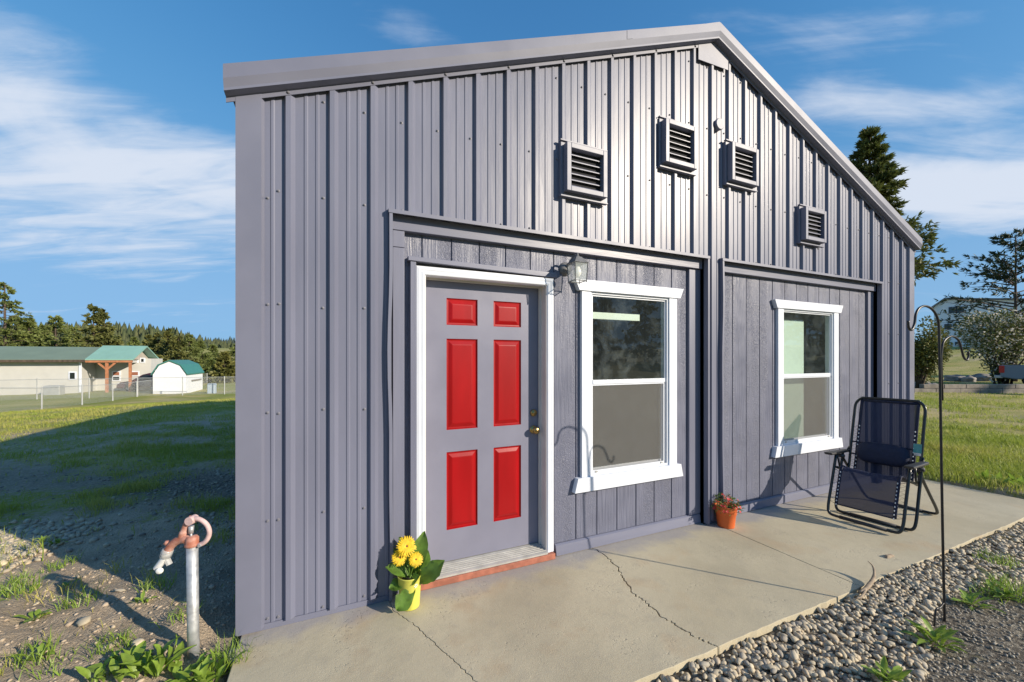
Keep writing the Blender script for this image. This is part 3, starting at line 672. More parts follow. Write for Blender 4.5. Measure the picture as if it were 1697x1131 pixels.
MB().box(DX0 - .105, DX0 - .069, CASF - .012, .09, .09, 2.160).build('door_backband', 'board_paint', frame, bevel=.002)
MB().hexa([(DX0 - .120, CASF - .022, 2.1625), (DX1 + .085, CASF - .004, 2.1435), (DX1 + .085, .09, 2.1435), (DX0 - .120, .09, 2.1625)], [(DX0 - .120, CASF - .022, 2.190), (DX1 + .085, CASF - .004, 2.182), (DX1 + .085, .09, 2.190), (DX0 - .120, .09, 2.190)]).build('drip_cap', 'board_paint_level', frame, bevel=.002)
th = MB().prism_x([(.018, .048), (DY + .05, .066), (DY + .05, .082), (DY - .006, .082), (DY - .012, .080), (.030, .064), (.018, .060)], DX0 - .002, DX1 + .002).build('threshold', 'aluminium', frame)
for k in range(5):
    y = .045 + k * .02; zz = .064 + (y - .030) / (DY - .042) * .016
    MB().box(DX0 + .002, DX1 - .002, y, y + .005, zz - .002, zz + .003).build('threshold_ridge', 'aluminium', th)
MB().box(DX0 - .06, DX1 + .062, .010, .10, .002, .046).build('door_sill', 'sill_red', frame, bevel=.004)
door = MB()
pan = []
for (a, b) in ((wl(740, 0, DY)[0], wl(791.5, 0, DY)[0]), (wl(818, 0, DY)[0], wl(863.5, 0, DY)[0])):
    for (t, u) in ((494, 538.5), (561.5, 713), (750, 879)):
        pan.append((a, b, wl(740, u, DY)[2], wl(740, t, DY)[2]))
xs_ = sorted(set([DX0 + .003, DX1 - .003] + [p[0] for p in pan] + [p[1] for p in pan])); zs_ = sorted(set([.086, 2.080] + [p[2] for p in pan] + [p[3] for p in pan]))
for xa_, xb_ in zip(xs_[:-1], xs_[1:]):
    for za_, zb_ in zip(zs_[:-1], zs_[1:]):
        if any(abs(p[0] - xa_) < 1e-5 and abs(p[2] - za_) < 1e-5 for p in pan): continue
        door.add([(xa_, DY, za_), (xb_, DY, za_), (xb_, DY, zb_), (xa_, DY, zb_)], [(0, 1, 2, 3)])
door.box(DX0 + .003, DX1 - .003, DY + .02, DY + .044, .086, 2.080)
doorp = door.build('door', 'door_paint', bld)
for (a, b, c, d) in pan:
    st = [(0, 0.0), (.007, .011), (.016, .012), (.040, .002), (.046, .0012)]; mb = MB(); V = []
    for i, y in st: V += [(a + i, DY + y, c + i), (b - i, DY + y, c + i), (b - i, DY + y, d - i), (a + i, DY + y, d - i)]
    F = [(4 * s + k, 4 * s + (k + 1) % 4, 4 * s + 4 + (k + 1) % 4, 4 * s + 4 + k) for s in range(len(st) - 1) for k in range(4)] + [(4 * len(st) - 4, 4 * len(st) - 3, 4 * len(st) - 2, 4 * len(st) - 1)]
    mb.add(V, F).build('panel', 'red_paint', doorp)
kx = wl(886, 714, DY)[0] - .012; kz = wl(886, 714, DY - .05)[2]; dz = wl(884, 685, DY - .02)[2]
MB().lathe([(.032, .001), (.032, -.004), (.026, -.010), (.013, -.014), (.012, -.032), (.022, -.038), (.0275, -.050), (.026, -.060), (.018, -.067), (.0001, -.069)], (kx, DY, kz), 24, 'y').build('door_knob', 'brass', doorp, smooth=True)
MB().lathe([(.028, .001), (.027, -.012), (.024, -.016), (.012, -.017), (.011, -.020), (.0001, -.020)], (kx, DY, dz), 24, 'y').build('deadbolt', 'brass', doorp, smooth=True)

# ------------------------------------------------------------------ windows
def window(x0, x1, z0, z1, glass_top):                     # outer edge of the casing boards
    y = .040; cw = .090; fo = .018; yb = .125
    w = MB().box(x0 + cw, x0 + cw + fo, .052, yb, z0, z1).box(x1 - cw - fo, x1 - cw, .052, yb, z0, z1).box(x0 + cw + fo, x1 - cw - fo, .052, yb, z1 - fo, z1).box(x0 + cw + fo, x1 - cw - fo, .052, yb, z0, z0 + fo).build('window', 'white_vinyl', bld, bevel=.002)
    MB().box(x0, x0 + cw, y, .09, z0, z1).build('casing_board', 'white_paint', w, bevel=.002)
    MB().box(x1 - cw, x1, y, .09, z0, z1).build('casing_board', 'white_paint', w, bevel=.002)
    MB().prism_y([(x0 - .030, z1 + .001), (x1 + .030, z1 + .001), (x1 + .070, z1 + .088), (x0 - .070, z1 + .088)], y - .012, .09).build('head_board', 'white_paint', w, bevel=.002)
    MB().prism_y([(x0 - .075, z0 - .112), (x1 + .060, z0 - .112), (x1 + .035, z0 - .001), (x0 - .045, z0 - .001)], y - .016, .09).build('sill_board', 'white_paint', w, bevel=.002)
    a, b = x0 + cw + fo + .001, x1 - cw - fo - .001; zm = (z0 + z1) / 2 - .005; st_ = .013
    s = MB().box(a, a + st_, .066, .084, zm, z1 - fo - .001).box(b - st_, b, .066, .084, zm, z1 - fo - .001).box(a + st_, b - st_, .066, .084, z1 - fo - st_ - .001, z1 - fo - .001).box(a + st_, b - st_, .060, .084, zm, zm + .034).build('sash', 'white_vinyl', w, bevel=.0015)
    MB().box(a + .010, b - .010, .074, .077, zm + .028, z1 - fo - .008).build('pane', glass_top, w)
    z0 += fo + .001
    MB().box(a, a + .020, .090, .110, z0, zm + .03).box(b - .030, b, .090, .110, z0, zm + .03).box(a + .020, b - .030, .090, .110, z0, z0 + .030).box(a + .020, b - .030, .090, .110, zm - .004, zm + .03).build('sash', 'white_vinyl', w, bevel=.0015)
    MB().box(a + .015, b - .024, .098, .101, z0 + .02, zm + .01).build('pane', 'pane_glass', w)
    MB().box(a, a + .007, .058, .068, z0, zm - .002).box(b - .034, b - .024, .058, .068, z0, zm - .002).box(a + .007, b - .034, .058, .068, z0, z0 + .020).box(a + .007, b - .034, .058, .068, zm - .012, zm - .002).build('screen_frame', 'white_vinyl', w)
    MB().add([(a + .005, .063, z0 + .012), (b - .030, .063, z0 + .012), (b - .030, .063, zm - .007), (a + .005, .063, zm - .007)], [(0, 1, 2, 3)]).build('insect_screen', 'insect_mesh', w)
    for xx in (a + .03, b - .07): MB().box(xx, xx + .022, .052, .0575, z0 + .003, z0 + .015).build('screen_latch', 'aluminium', w)
    return w
window(wl(964.5, 0, .04)[0], wl(1122, 0, .04)[0], wl(960, 797, .04)[2] + .02, wl(965, 482, .04)[2], 'smudged_glass')
window(wl(1290, 0, .04)[0], wl(1390, 0, .04)[0], wl(1290, 743, .04)[2] + .02, wl(1290, 511, .04)[2], 'pane_glass')

# ------------------------------------------------------------------ rooms behind the windows
room = []
def inner(name, m, *b): MB().box(*b).build(name, m, bld)
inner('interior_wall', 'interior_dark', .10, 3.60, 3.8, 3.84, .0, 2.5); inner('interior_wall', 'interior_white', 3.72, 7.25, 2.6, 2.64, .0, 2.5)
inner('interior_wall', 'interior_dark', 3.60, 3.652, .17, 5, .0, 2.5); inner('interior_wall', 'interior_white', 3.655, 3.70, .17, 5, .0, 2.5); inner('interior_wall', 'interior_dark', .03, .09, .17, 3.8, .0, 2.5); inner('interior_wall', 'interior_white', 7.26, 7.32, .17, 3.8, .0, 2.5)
inner('interior_ceiling', 'interior_white', .03, 7.32, .17, 5, 2.52, 2.56); inner('interior_floor', 'interior_floor', .03, 7.32, .17, 5, -.02, .03)
inner('interior_panel', 'interior_white', 4.3, 5.42, .20, .24, .03, 1.96); inner('interior_wall', 'interior_white', 5.9, 7.2, .60, .65, .03, 2.5)
la, lb = wl(978, 517, .20), wl(1060, 524, .20); inner('strip_light', 'bulb_white', la[0] - .10, lb[0], .20, .25, lb[2] - .045, lb[2] + .012)

# ------------------------------------------------------------------ vents
def vent(px0, py0, px1, py1):
    F_ = -.088
    A = wl(px0, py0, F_); B = wl(px1, py1, F_); x0, x1, zt, zb = A[0], B[0], A[2], B[2]
    v = MB().box(x0 - .022, x1 + .022, -.034, .010, zb - .024, zt + .024).build('vent', 'trim_paint', bld, bevel=.003)
    fw = .038
    mb = MB().box(x0, x0 + fw, F_, -.035, zb, zt).box(x1 - fw, x1, F_, -.035, zb, zt).box(x0 + fw, x1 - fw, F_, -.035, zt - fw, zt).box(x0 + fw, x1 - fw, F_, -.035, zb, zb + fw)
    mb.build('vent_frame', 'trim_paint', v, bevel=.003)
    MB().box(x0 - .030, x1 + .030, -.048, -.020, zt + .0245, zt + .034).build('vent_flashing', 'trim_paint', v)
    MB().box(x0 - .030, x1 + .030, -.052, -.020, zb - .034, zb - .0245).build('vent_flashing', 'trim_paint', v)
    MB().box(x0 + .02, x1 - .02, -.040, -.0345, zb + .02, zt - .02).build('vent_back', 'dark_hole', v)
    h = zt - zb - 2 * fw; n = 6
    for i in range(n):
        z = zb + fw + h * (i + .1) / n
        MB().prism_x([(-.062, z), (-.060, z - .001), (-.0405, z + .018), (-.0405, z + .021), (-.043, z + .021), (-.062, z + .006)], x0 + fw, x1 - fw).build('slat', 'trim_paint', v)
for q in ((940, 234, 1007, 328), (1104, 195, 1156, 281), (1214, 234, 1258, 309), (1336, 342, 1370, 403)): vent(*q)

# ------------------------------------------------------------------ wall lantern
LY = -0.085
lc = wl(957, 452, LY); lx, lz = lc[0], lc[2]
lan = thing('wall_lantern', (lx, .07, lz), 'dark metal carriage lantern with clear glass above the left window corner', 'lantern')
og = (lx, .07, lz)
MB().lathe([(.0001, -.030), (.030, -.028), (.052, -.012), (.055, .0)], (lx - .012, .069, lz + .055), 24, 'y').build('back_plate', 'lantern_metal', lan, og, smooth=True)
MB().tube(smooth_path([(lx - .012, .045, lz + .06), (lx - .008, .0, lz + .105), (lx - .002, LY * .6, lz + .135), (lx, LY, lz + .120)]), .008, 8).build('arm', 'lantern_metal', lan, og, smooth=True)
t, bw, hh = .056, .048, .066
MB().hexa([(lx - t - .008, LY - t - .008, lz + hh), (lx + t + .008, LY - t - .008, lz + hh), (lx + t + .008, LY + t + .008, lz + hh), (lx - t - .008, LY + t + .008, lz + hh)],
          [(lx - .022, LY - .022, lz + hh + .050), (lx + .022, LY - .022, lz + hh + .050), (lx + .022, LY + .022, lz + hh + .050), (lx - .022, LY + .022, lz + hh + .050)]).build('roof', 'lantern_metal', lan, og, bevel=.002)
MB().lathe([(.018, 0), (.012, .010), (.006, .014), (.009, .022), (.004, .030), (.0001, .032)], (lx, LY, lz + hh + .050), 12).build('finial', 'lantern_metal', lan, og, smooth=True)
mb = MB()
for a in (-1, 1):
    for b in (-1, 1): mb.tube([(lx + a * t, LY + b * t, lz + hh), (lx + a * bw, LY + b * bw, lz - hh - .012)], .0035, 6)
for a, b, c, d in ((-1, -1, 1, -1), (1, -1, 1, 1), (1, 1, -1, 1), (-1, 1, -1, -1)):
    mb.tube([(lx + a * bw, LY + b * bw, lz - hh), (lx + c * bw, LY + d * bw, lz - hh)], .0035, 6)
mb.build('cage', 'lantern_metal', lan, og)
for a, b, c, d in ((-1, -1, 1, -1), (1, -1, 1, 1), (1, 1, -1, 1), (-1, 1, -1, -1)):
    k = .97
    MB().add([(lx + a * bw * k, LY + b * bw * k, lz - hh), (lx + c * bw * k, LY + d * bw * k, lz - hh), (lx + c * t * k, LY + d * t * k, lz + hh), (lx + a * t * k, LY + b * t * k, lz + hh)], [(0, 1, 2, 3)]).build('glass_pane', 'lantern_glass', lan, og)
MB().lathe([(.0001, -.045), (.016, -.040), (.027, -.022), (.030, -.006), (.026, .012), (.017, .030), (.014, .055), (.0001, .056)], (lx, LY, lz + .008), 18).build('bulb', 'bulb_white', lan, og, smooth=True)

# ------------------------------------------------------------------ yard hydrant (drawn in its own upright plane)
hb = gd(321.5, 1092, -.02); HE = RT; HN = np.array([FW[0], FW[1], 0])
hyd = thing('yard_hydrant', tuple(hb), 'rusty red yard hydrant with curved handle on a galvanised standpipe', 'hydrant')
H = lambda px, py, d=0.0: tuple(vp(px, py, hb, HE) + HN * d)
oh = tuple(hb)
MB().tube([(hb[0], hb[1], -.10), H(320, 1040), H(318.5, 902)], .0255, 18).build('standpipe', 'galvanised', hyd, oh, smooth=True)
MB().lathe([(.027, -.014), (.033, -.010), (.033, .000), (.029, .006), (.029, .028), (.022, .038), (.0001, .040)], H(318.5, 901), 18).build('collar', 'cast_red', hyd, oh, smooth=True)
MB().tube(smooth_path([H(320, 896), H(306, 894), H(294, 896.5), H(284, 904), H(277.5, 914)]), [.024] * 1 + [.022] * 6 + [.020] * 18, 14).build('spout', 'cast_red', hyd, oh, smooth=True)
MB().tube(smooth_path([H(301, 895), H(304, 884), H(308, 872), H(313, 862), H(318, 857.5)]), [.020] * 8 + [.016] * 8 + [.014] * 9, 10, flat=.8).build('bracket', 'cast_red', hyd, oh, smooth=True)
MB().tube([H(278, 897), H(276, 902)], [.010, .014], 8).build('lug', 'cast_red', hyd, oh, smooth=True)
hp = smooth_path([H(317, 861), H(327, 860), H(337, 864.5), H(344, 872), H(347, 882), H(345, 891), H(339, 899), H(329, 904)])
MB().tube(hp, .0115, 10, flat=1.0).build('handle', 'cast_pink', hyd, oh, smooth=True)
MB().tube([H(318, 862, -.022), H(318, 862, .022)], .021, 16).build('pivot', 'cast_pink', hyd, oh)
MB().tube([H(317, 872, -.0), H(316.5, 884)], [.013, .011], 10).tube([H(316.5, 882), H(317, 893)], .006, 8).build('plunger_rod', 'galvanised', hyd, oh, smooth=True)
MB().tube([H(333.5, 903, -.015), H(333.5, 903, .015)], .008, 10).build('rivet', 'galvanised', hyd, oh)
MB().tube([H(279, 910.5), H(276.5, 916), H(274.5, 923)], [.024, .026, .025], 12).build('hose_collar', 'clear_plastic', hyd, oh, smooth=True)
MB().tube([H(275.5, 921), H(270.5, 929), H(259.5, 942.5)], [.020, .018, .0155], 14, cap=False).tube([H(259.6, 942.4), H(265, 936)], [.011, .011], 12).build('nozzle', 'white_plastic', hyd, oh, smooth=True)
MB().lathe([(.0001, -.006), (.014, -.004), (.017, .0), (.014, .004), (.0001, .006)], H(270, 943, -.02), 12, 'y').build('nozzle_lever', 'white_plastic', hyd, oh, smooth=True)
MB().tube([H(276, 925), H(281, 936)], .014, 8).build('drain_cap', 'clear_plastic', hyd, oh)

# ------------------------------------------------------------------ shepherd hook
kb = gd(1565.5, 1030, -.02); KE = np.array([.9978, -.067, 0])
hook = thing('shepherd_hook', tuple(kb), 'tall black double shepherd hook standing in the gravel', 'plant hook')
K = lambda px, py: tuple(vp(px, py, kb, KE)); ok = tuple(kb)
MB().tube([(kb[0], kb[1], -.12), K(1565.3, 1022), K(1562.5, 900), K(1560, 760), K(1557.5, 600)] + smooth_path([K(1556.5, 560), K(1555.5, 536), K(1551, 521.5), K(1543, 511.5), K(1532.5, 507.5), K(1523, 511.5), K(1517.6, 522), K(1515.6, 537), K(1510.7, 547), K(1506, 543), K(1505, 532)], 5), .0066, 8).build('pole', 'black_metal', hook, ok, smooth=True)
MB().tube([K(1561.6, 664), K(1560.8, 630)] + smooth_path([K(1559.6, 590), K(1563.6, 567), K(1576, 557.7), K(1587.7, 563.4), K(1593.4, 579), K(1597, 592), K(1602.3, 597), K(1605, 591), K(1604.6, 583)], 5), .0060, 8).build('side_hook', 'black_metal', hook, ok, smooth=True)
a, b, c = K(1564.3, 999), K(1551, 1011), K(1548.6, 1033)
MB().tube(smooth_path([a, ((a[0] + b[0]) / 2, (a[1] + b[1]) / 2, a[2] - .02), b, c, (c[0], c[1], -.10)], 4), .0052, 6).build('step_prong', 'black_metal', hook, ok, smooth=True)

# ------------------------------------------------------------------ flower pots
def leaf_mesh(mb, base, tip, width, up, curl=.15, nseg=6, wav=.0, rnd=None, notch=False):
    b, t = np.array(base, float), np.array(tip, float); d = t - b; L_ = np.linalg.norm(d); d /= L_; u = np.array(up, float); u -= d * u.dot(d); u /= np.linalg.norm(u) + 1e-9; s = np.cross(d, u)
    V = []
    for i in range(nseg + 1):
        f = i / nseg; w = width * (math.sin(math.pi * min(1, f * .93 + .05)) ** .75) * (.45 + .75 * f if f < .65 else 1.0 - (f - .65) * .25) if 0 < f < 1 else width * (.08 if f == 0 else .10)
        c = b + d * L_ * f + u * L_ * curl * (4 * f * (1 - f)) 
        for k in (-1, -.5, 0, .5, 1):
            q = rnd.uniform(-wav, wav) if rnd else 0
            V.append(c + s * w * .5 * k * (1 + (q if abs(k) == 1 else 0)) + u * (abs(k) * width * .10 + (q * width * .5 if k else 0)))
    F = [(i * 5 + k, i * 5 + k + 1, i * 5 + k + 6, i * 5 + k + 5) for i in range(nseg) for k in range(4)]
    mb.add(V, F); return mb
rg = random.Random(11)
gp = gd(679, 1004); gx, gy = gp[0], gp[1]
ger = thing('potted_gerbera', (gx, gy, 0), 'yellow gerbera with broad leaves in a yellow pot beside the door', 'potted plant'); og = (gx, gy, 0)
pot = MB().lathe([(.0001, .004), (.056, .004), (.058, .0), (.060, .004), (.0655, .10), (.0715, .188), (.0735, .190), (.0735, .196), (.070, .196), (.068, .190), (.066, .165), (.0001, .165)], (gx, gy, 0), 36).build('pot', 'pot_yellow', ger, og, smooth=True)
MB().lathe([(.066, .158), (.04, .170), (.0001, .176)], (gx, gy, 0), 18).build('soil', 'soil', ger, og, smooth=True)
md = math.atan2(CAM[1] - gy, CAM[0] - gx) + .55                       # small white flower printed on the pot
mb = MB()
for k in range(6):
    a = k * math.pi / 3
    for (ra, rb) in ((.003, .012),):
        pts = []
        for q, rr in ((a - .3, .004), (a - .35, .010), (a, .0135), (a + .35, .010), (a + .3, .004)):
            th_ = md + rr * math.cos(q) / .069; pts.append((gx + .0712 * math.cos(th_), gy + .0712 * math.sin(th_), .150 + rr * math.sin(q) * 1.0))
        mb.add(pts, [(0, 1, 2, 3, 4)])
mb.build('flower_print', 'white_plastic', pot, og)
leafspec = [((673, 985), (672, 1003 - 8), 0.085, -.075), ]
G = lambda px, py, d=0.0: vp(px, py, (gx, gy, 0), RT) + HN * d
topc = np.array([gx, gy, .178])
specs = [((690, 968, -.03), (666, 996, -.10), .125, (-.2, -.8, .5)),      # over the rim, front
         ((700, 968, .0), (738, 925, -.03), .135, (-.5, -.6, .4)),        # broad right leaf
         ((676, 962, .02), (640, 938, -.02), .10, (.0, -.4, .9)), ((676, 968, -.01), (649, 970, -.05), .105, (0, -.3, .95)),
         ((688, 955, .05), (700, 887, .06), .11, (-.4, -.9, 0)), ((680, 958, .06), (655, 900, .08), .10, (.2, -.9, .2)), ((694, 962, .04), (722, 950, .07), .11, (-.2, -.4, .9)),
         ((690, 960, .06), (704, 925, .10), .11, (-.4, -.8, .3)), ((672, 966, .05), (640, 916, .08), .07, (.3, -.7, .5)), ((684, 966, -.02), (700, 945, -.06), .07, (-.1, -.6, .8))]
for (b, t, w, u) in specs:
    B_, T_ = G(*b), G(*t)
    lf = leaf_mesh(MB(), B_, T_, w, u, .12, 8, .18, rg).build('leaf', 'leaf_green', ger, og, smooth=True)
    MB().tube(smooth_path([topc + np.array([rg.uniform(-.02, .02), rg.uniform(-.02, .02), -.01]), (topc + B_) / 2 + np.array([0, 0, .01]), B_], 3), .0035, 6).build('leaf_stalk', 'leaf_green', lf, og, smooth=True)
def gerbera(px, py, d, rad, n):
    c = G(px, py, d); to = CAM - c; to = to / np.linalg.norm(to) * .8 + np.array([.15, -.25, .25]); to /= np.linalg.norm(to)
    u = np.cross(to, (0, 0, 1)); u /= np.linalg.norm(u); v = np.cross(u, to)
    fl = MB().lathe([(.0001, .006), (rad * .12, .005), (rad * .2, -.001)], (0, 0, 0), 12)
    M = np.stack([u, v, to], 1); fl.v = [tuple(c + M @ np.array(p)) for p in fl.v]; fo = fl.build('flower', 'flower_core', ger, og)
    for layer, (r1, tilt, nn) in enumerate(((rad, -.08, n), (rad * .88, .07, n), (rad * .6, .16, n - 4), (rad * .34, .30, n - 8))):
        for k in range(nn):
            a = 2 * math.pi * (k + .5 * layer) / nn + rg.uniform(-.06, .06); dr = u * math.cos(a) + v * math.sin(a); rr = r1 * rg.uniform(.93, 1.05)
            s_ = u * -math.sin(a) + v * math.cos(a); w = rad * 2 * math.pi / nn * .25
            P = [(.12, .4), (.45, 1.0), (.85, 1.0), (1.0, .35)]; V = []
            for f, ww in P:
                q = c + dr * rr * f + to * (rr * f * tilt + .004 * math.sin(f * 3)); V += [q - s_ * w * ww, q + s_ * w * ww]
            MB().add(V, [(0, 1, 3, 2), (2, 3, 5, 4), (4, 5, 7, 6)]).build('petal', 'petal_yellow', fo, og, smooth=True)
    MB().tube(smooth_path([topc, (topc + c) / 2 + np.array([0, 0, .0]), c - to * .01], 4), .0042, 7).build('flower_stalk', 'leaf_green', ger, og, smooth=True)
gerbera(674.5, 905, -.005, .062, 26); gerbera(663, 923, -.01, .050, 24); gerbera(690, 926, -.012, .046, 24)

op = gd(1203, 872); ox, oy = op[0], op[1]; oo = (ox, oy, 0)
pp = thing('potted_red_flowers', oo, 'small orange flower pot with red blossoms between the two bays', 'potted plant')
MB().lathe([(.0001, .004), (.066, .004), (.069, .0), (.071, .005), (.083, .115), (.088, .118), (.094, .185), (.096, .190), (.092, .192), (.088, .180), (.086, .165), (.0001, .165)], oo, 32).build('pot', 'pot_orange', pp, oo, smooth=True)
MB().lathe([(.087, .160), (.05, .172), (.0001, .178)], oo, 18).build('soil', 'soil', pp, oo)
mb = MB(); ms = MB()
for k in range(340):
    a = rg.uniform(0, 6.283); r = .125 * math.sqrt(rg.random()); h = .165 + rg.uniform(0, .115) * (1.1 - (r / .13) ** 2 * .8) - max(0, r - .085) * .7
    c = np.array([ox + r * math.cos(a), oy + r * math.sin(a), h]); d = np.array([math.cos(a) * .7 + rg.gauss(0, .5), math.sin(a) * .7 + rg.gauss(0, .5), rg.uniform(-.2, .9)]); d /= np.linalg.norm(d)
    leaf_mesh(mb, c, c + d * rg.uniform(.018, .034), rg.uniform(.009, .016), (rg.gauss(0, 1), rg.gauss(0, 1), 1.2), .1, 2)
    if k < 40: ms.tube([(ox + r * .4 * math.cos(a), oy + r * .4 * math.sin(a), .165), tuple(c)], .0015, 4)
stuff(mb.build('foliage', 'small_leaf', pp, oo)); stuff(ms.build('stems', 'small_leaf', pp, oo))
for k in range(46):
    a = rg.uniform(0, 6.283); r = .13 * math.sqrt(rg.random()); h = .185 + rg.uniform(.01, .10) * (1.1 - (r / .13) ** 2 * .8) - max(0, r - .09) * .8
    c = np.array([ox + r * math.cos(a), oy + r * math.sin(a), h]); mb = MB(); n0 = np.array([math.cos(a) * r * 6, math.sin(a) * r * 6 - .4, .7]); n0 /= np.linalg.norm(n0)
    u = np.cross(n0, (0.3, .2, 1)); u /= np.linalg.norm(u); v = np.cross(n0, u); R_ = rg.uniform(.009, .016)
    for q in range(5):
        b = q * 1.2566; d1 = u * math.cos(b - .45) + v * math.sin(b - .45); d2 = u * math.cos(b + .45) + v * math.sin(b + .45); d0 = u * math.cos(b) + v * math.sin(b)
        mb.add([c, c + d1 * R_ * .8 + n0 * .003, c + d0 * R_ * 1.1 + n0 * .004, c + d2 * R_ * .8 + n0 * .003], [(0, 1, 2, 3)])
    mb.build('blossom', 'petal_red', pp, oo)

# ------------------------------------------------------------------ reclining chair, facing -x
ch = thing('reclining_chair', (5.20, -.585, 0), 'navy mesh reclining patio chair with black tube frame and headrest pillow', 'chair', rz=R(6))
HWD = .262
def U(x_top, z_top, x_bot, hw, rad=.07, zb=.014, r=.0125, name='leg_frame', m='chair_tube'):
    pts = [(x_top, -hw, z_top)]
    for f in (.5, .86): pts.append((x_top + (x_bot - x_top) * f, -hw, z_top + (zb - z_top) * f))
    pts += [(x_bot - (x_bot - x_top) * .02, -hw + .018, zb + .012), (x_bot, -hw + rad, zb), (x_bot, -hw + rad + .03, zb)]
    full = pts + [(p[0], -p[1], p[2]) for p in reversed(pts)]
    return MB().tube(smooth_path(full, 5), r, 10).build(name, m, ch, smooth=True)
u1 = U(-.165, .575, -.355, HWD + .008, .07, .030)
u2 = U(.045, .565, -.130, HWD + .030, .07)
u3 = U(-.02, .545, .585, HWD + .016, .07)
for x, w, z in ((-.355, .17, .030), (-.130, .17, .014), (.585, .16, .014)): MB().tube([(x, -w, z), (x, w, z)], .0165, 10).build('foot_sleeve', 'chair_plastic', ch, smooth=True)
bk = [(.085, -HWD, .40), (.15, -HWD, .64), (.225, -HWD, .93), (.262, -HWD + .004, 1.06), (.278, -HWD + .045, 1.115), (.280, -HWD + .09, 1.122)]
MB().tube(smooth_path([(-.17, -HWD, .455), (-.04, -HWD, .415)] + bk + [(p[0], -p[1], p[2]) for p in reversed(bk)] + [(-.04, HWD, .415), (-.17, HWD, .455)], 5), .0125, 10).build('back_frame', 'chair_tube', ch, smooth=True)
for s in (-1, 1):
    arm = MB().hexa([(-.275, s * .292 - .034, .582), (.13, s * .292 - .026, .566), (.13, s * .292 + .026, .566), (-.275, s * .292 + .034, .582)], [(-.285, s * .292 - .036, .606), (.14, s * .292 - .026, .592), (.14, s * .292 + .026, .592), (-.285, s * .292 + .036, .606)]).build('armrest', 'chair_plastic', ch, bevel=.009)
    MB().tube([(-.02, s * .255, .545), (-.02, s * .325, .545)], .018, 12).build('clamp_knob', 'chair_plastic', arm, smooth=True)
    MB().tube([(-.10, s * .285, .575), (-.06, s * .28, .44), (.03, s * .27, .40)], .008, 8).build('arm_link', 'chair_tube', ch, smooth=True)
    MB().tube([(.10, s * .285, .572), (.15, s * .275, .62)], .008, 8).build('arm_link', 'chair_tube', ch, smooth=True)
HS = .212
prof = [(-.318, .135), (-.272, .29), (-.225, .425), (-.200, .468), (-.165, .480), (-.10, .452), (.0, .405), (.07, .392), (.105, .430), (.16, .64), (.225, .90), (.270, 1.075), (.285, 1.112)]
pr = smooth_path([(a, 0, b) for a, b in prof], 4)
V = []; nw = 9
for p in pr:
    for k in range(nw):
        q = -1 + 2 * k / (nw - 1); V.append((p[0] + .008 * (1 - q * q), q * HS, p[2] - .018 * (1 - q * q) * (1 if .38 < p[2] < .5 else .2)))
F = [(i * nw + k, i * nw + k + 1, (i + 1) * nw + k + 1, (i + 1) * nw + k) for i in range(len(pr) - 1) for k in range(nw - 1)]
sl_ = MB().add(V, F).build('sling', 'sling_mesh', ch, smooth=True)
for s in (-1, 1): MB().tube([(p[0], s * HS, p[2]) for p in pr], .0045, 6, flat=3.0).build('sling_hem', 'navy_pad', sl_, smooth=True)
MB().tube([(pr[-1][0], -HS, pr[-1][2] - .012), (pr[-1][0], HS, pr[-1][2] - .012)], .016, 8).build('sling_hem', 'navy_pad', sl_, smooth=True)
MB().tube([(pr[0][0], -HS, pr[0][2]), (pr[0][0], HS, pr[0][2])], .006, 6).build('sling_hem', 'navy_pad', sl_, smooth=True)
rp = smooth_path([(-.165, 0, .575), (-.245, 0, .32), (-.330, 0, .10)], 12)
def lace(s, lo, hi, frame):
    seq = [p for p in pr if lo <= p[2] <= hi and p[0] < -.19]; n = int((hi - lo) / .016); mb = MB(); me = MB(); pts = []
    A = seq[0]; B = seq[-1]
    for i in range(n):
        f = i / (n - 1); p = np.array(A) + (np.array(B) - np.array(A)) * f
        if i % 2 == 0: pts.append((p[0] - .004, s * (HS + .004), p[2])); me.lathe([(.0001, -.002), (.0075, -.003), (.0075, .003)], (p[0] - .010, s * (HS - .004), p[2]), 8, 'y')
        else: pts.append((-.165 - .19 * (.575 - p[2]) / .545, s * HWD, p[2]))
    mb.tube(pts, .0030, 5); lo_ = mb.build('lace', 'lace', sl_); stuff(me.build('eyelets', 'eyelet', sl_))
for s in (-1, 1):
    seqA = None
    lace(s, .13, .45, True)
    seq = [p for p in pr if p[0] > .10 and p[2] < .88]
    mb = MB(); me = MB(); pts = []; A, B = np.array(seq[0]), np.array(seq[-1])
    for i in range(23):
        p = A + (B - A) * i / 22
        if i % 2 == 0: pts.append((p[0] - .004, s * (HS + .004), p[2])); me.lathe([(.0001, -.002), (.0075, -.003), (.0075, .003)], (p[0] - .010, s * (HS - .004), p[2]), 8, 'y')
        else: pts.append((p[0] - .004, s * (HWD - .004), p[2]))
    mb.tube(pts, .0030, 5).build('lace', 'lace', sl_); stuff(me.build('eyelets', 'eyelet', sl_))
mb = MB(); n = 14                                            # padded pillow slung across the back
V = []; 
for i in range(15):
    q = -1 + 2 * i / 14; rr = (1 - abs(q) ** 6) ** .5 * 1.0 if abs(q) < 1 else .25
    for k in range(n):
        a = 2 * math.pi * k / n; V.append((.098 + .042 * rr * math.cos(a) + .26 * .1 * rr * math.sin(a), q * .198, .605 + .100 * rr * math.sin(a) - .02 * (math.cos(a) < 0) * 0))
F = [(i * n + k, i * n + (k + 1) % n, (i + 1) * n + (k + 1) % n, (i + 1) * n + k) for i in range(14) for k in range(n)] + [tuple(range(n - 1, -1, -1)), tuple(range(14 * n, 15 * n))]
MB().add(V, F).build('pillow', 'navy_pad', ch, smooth=True)
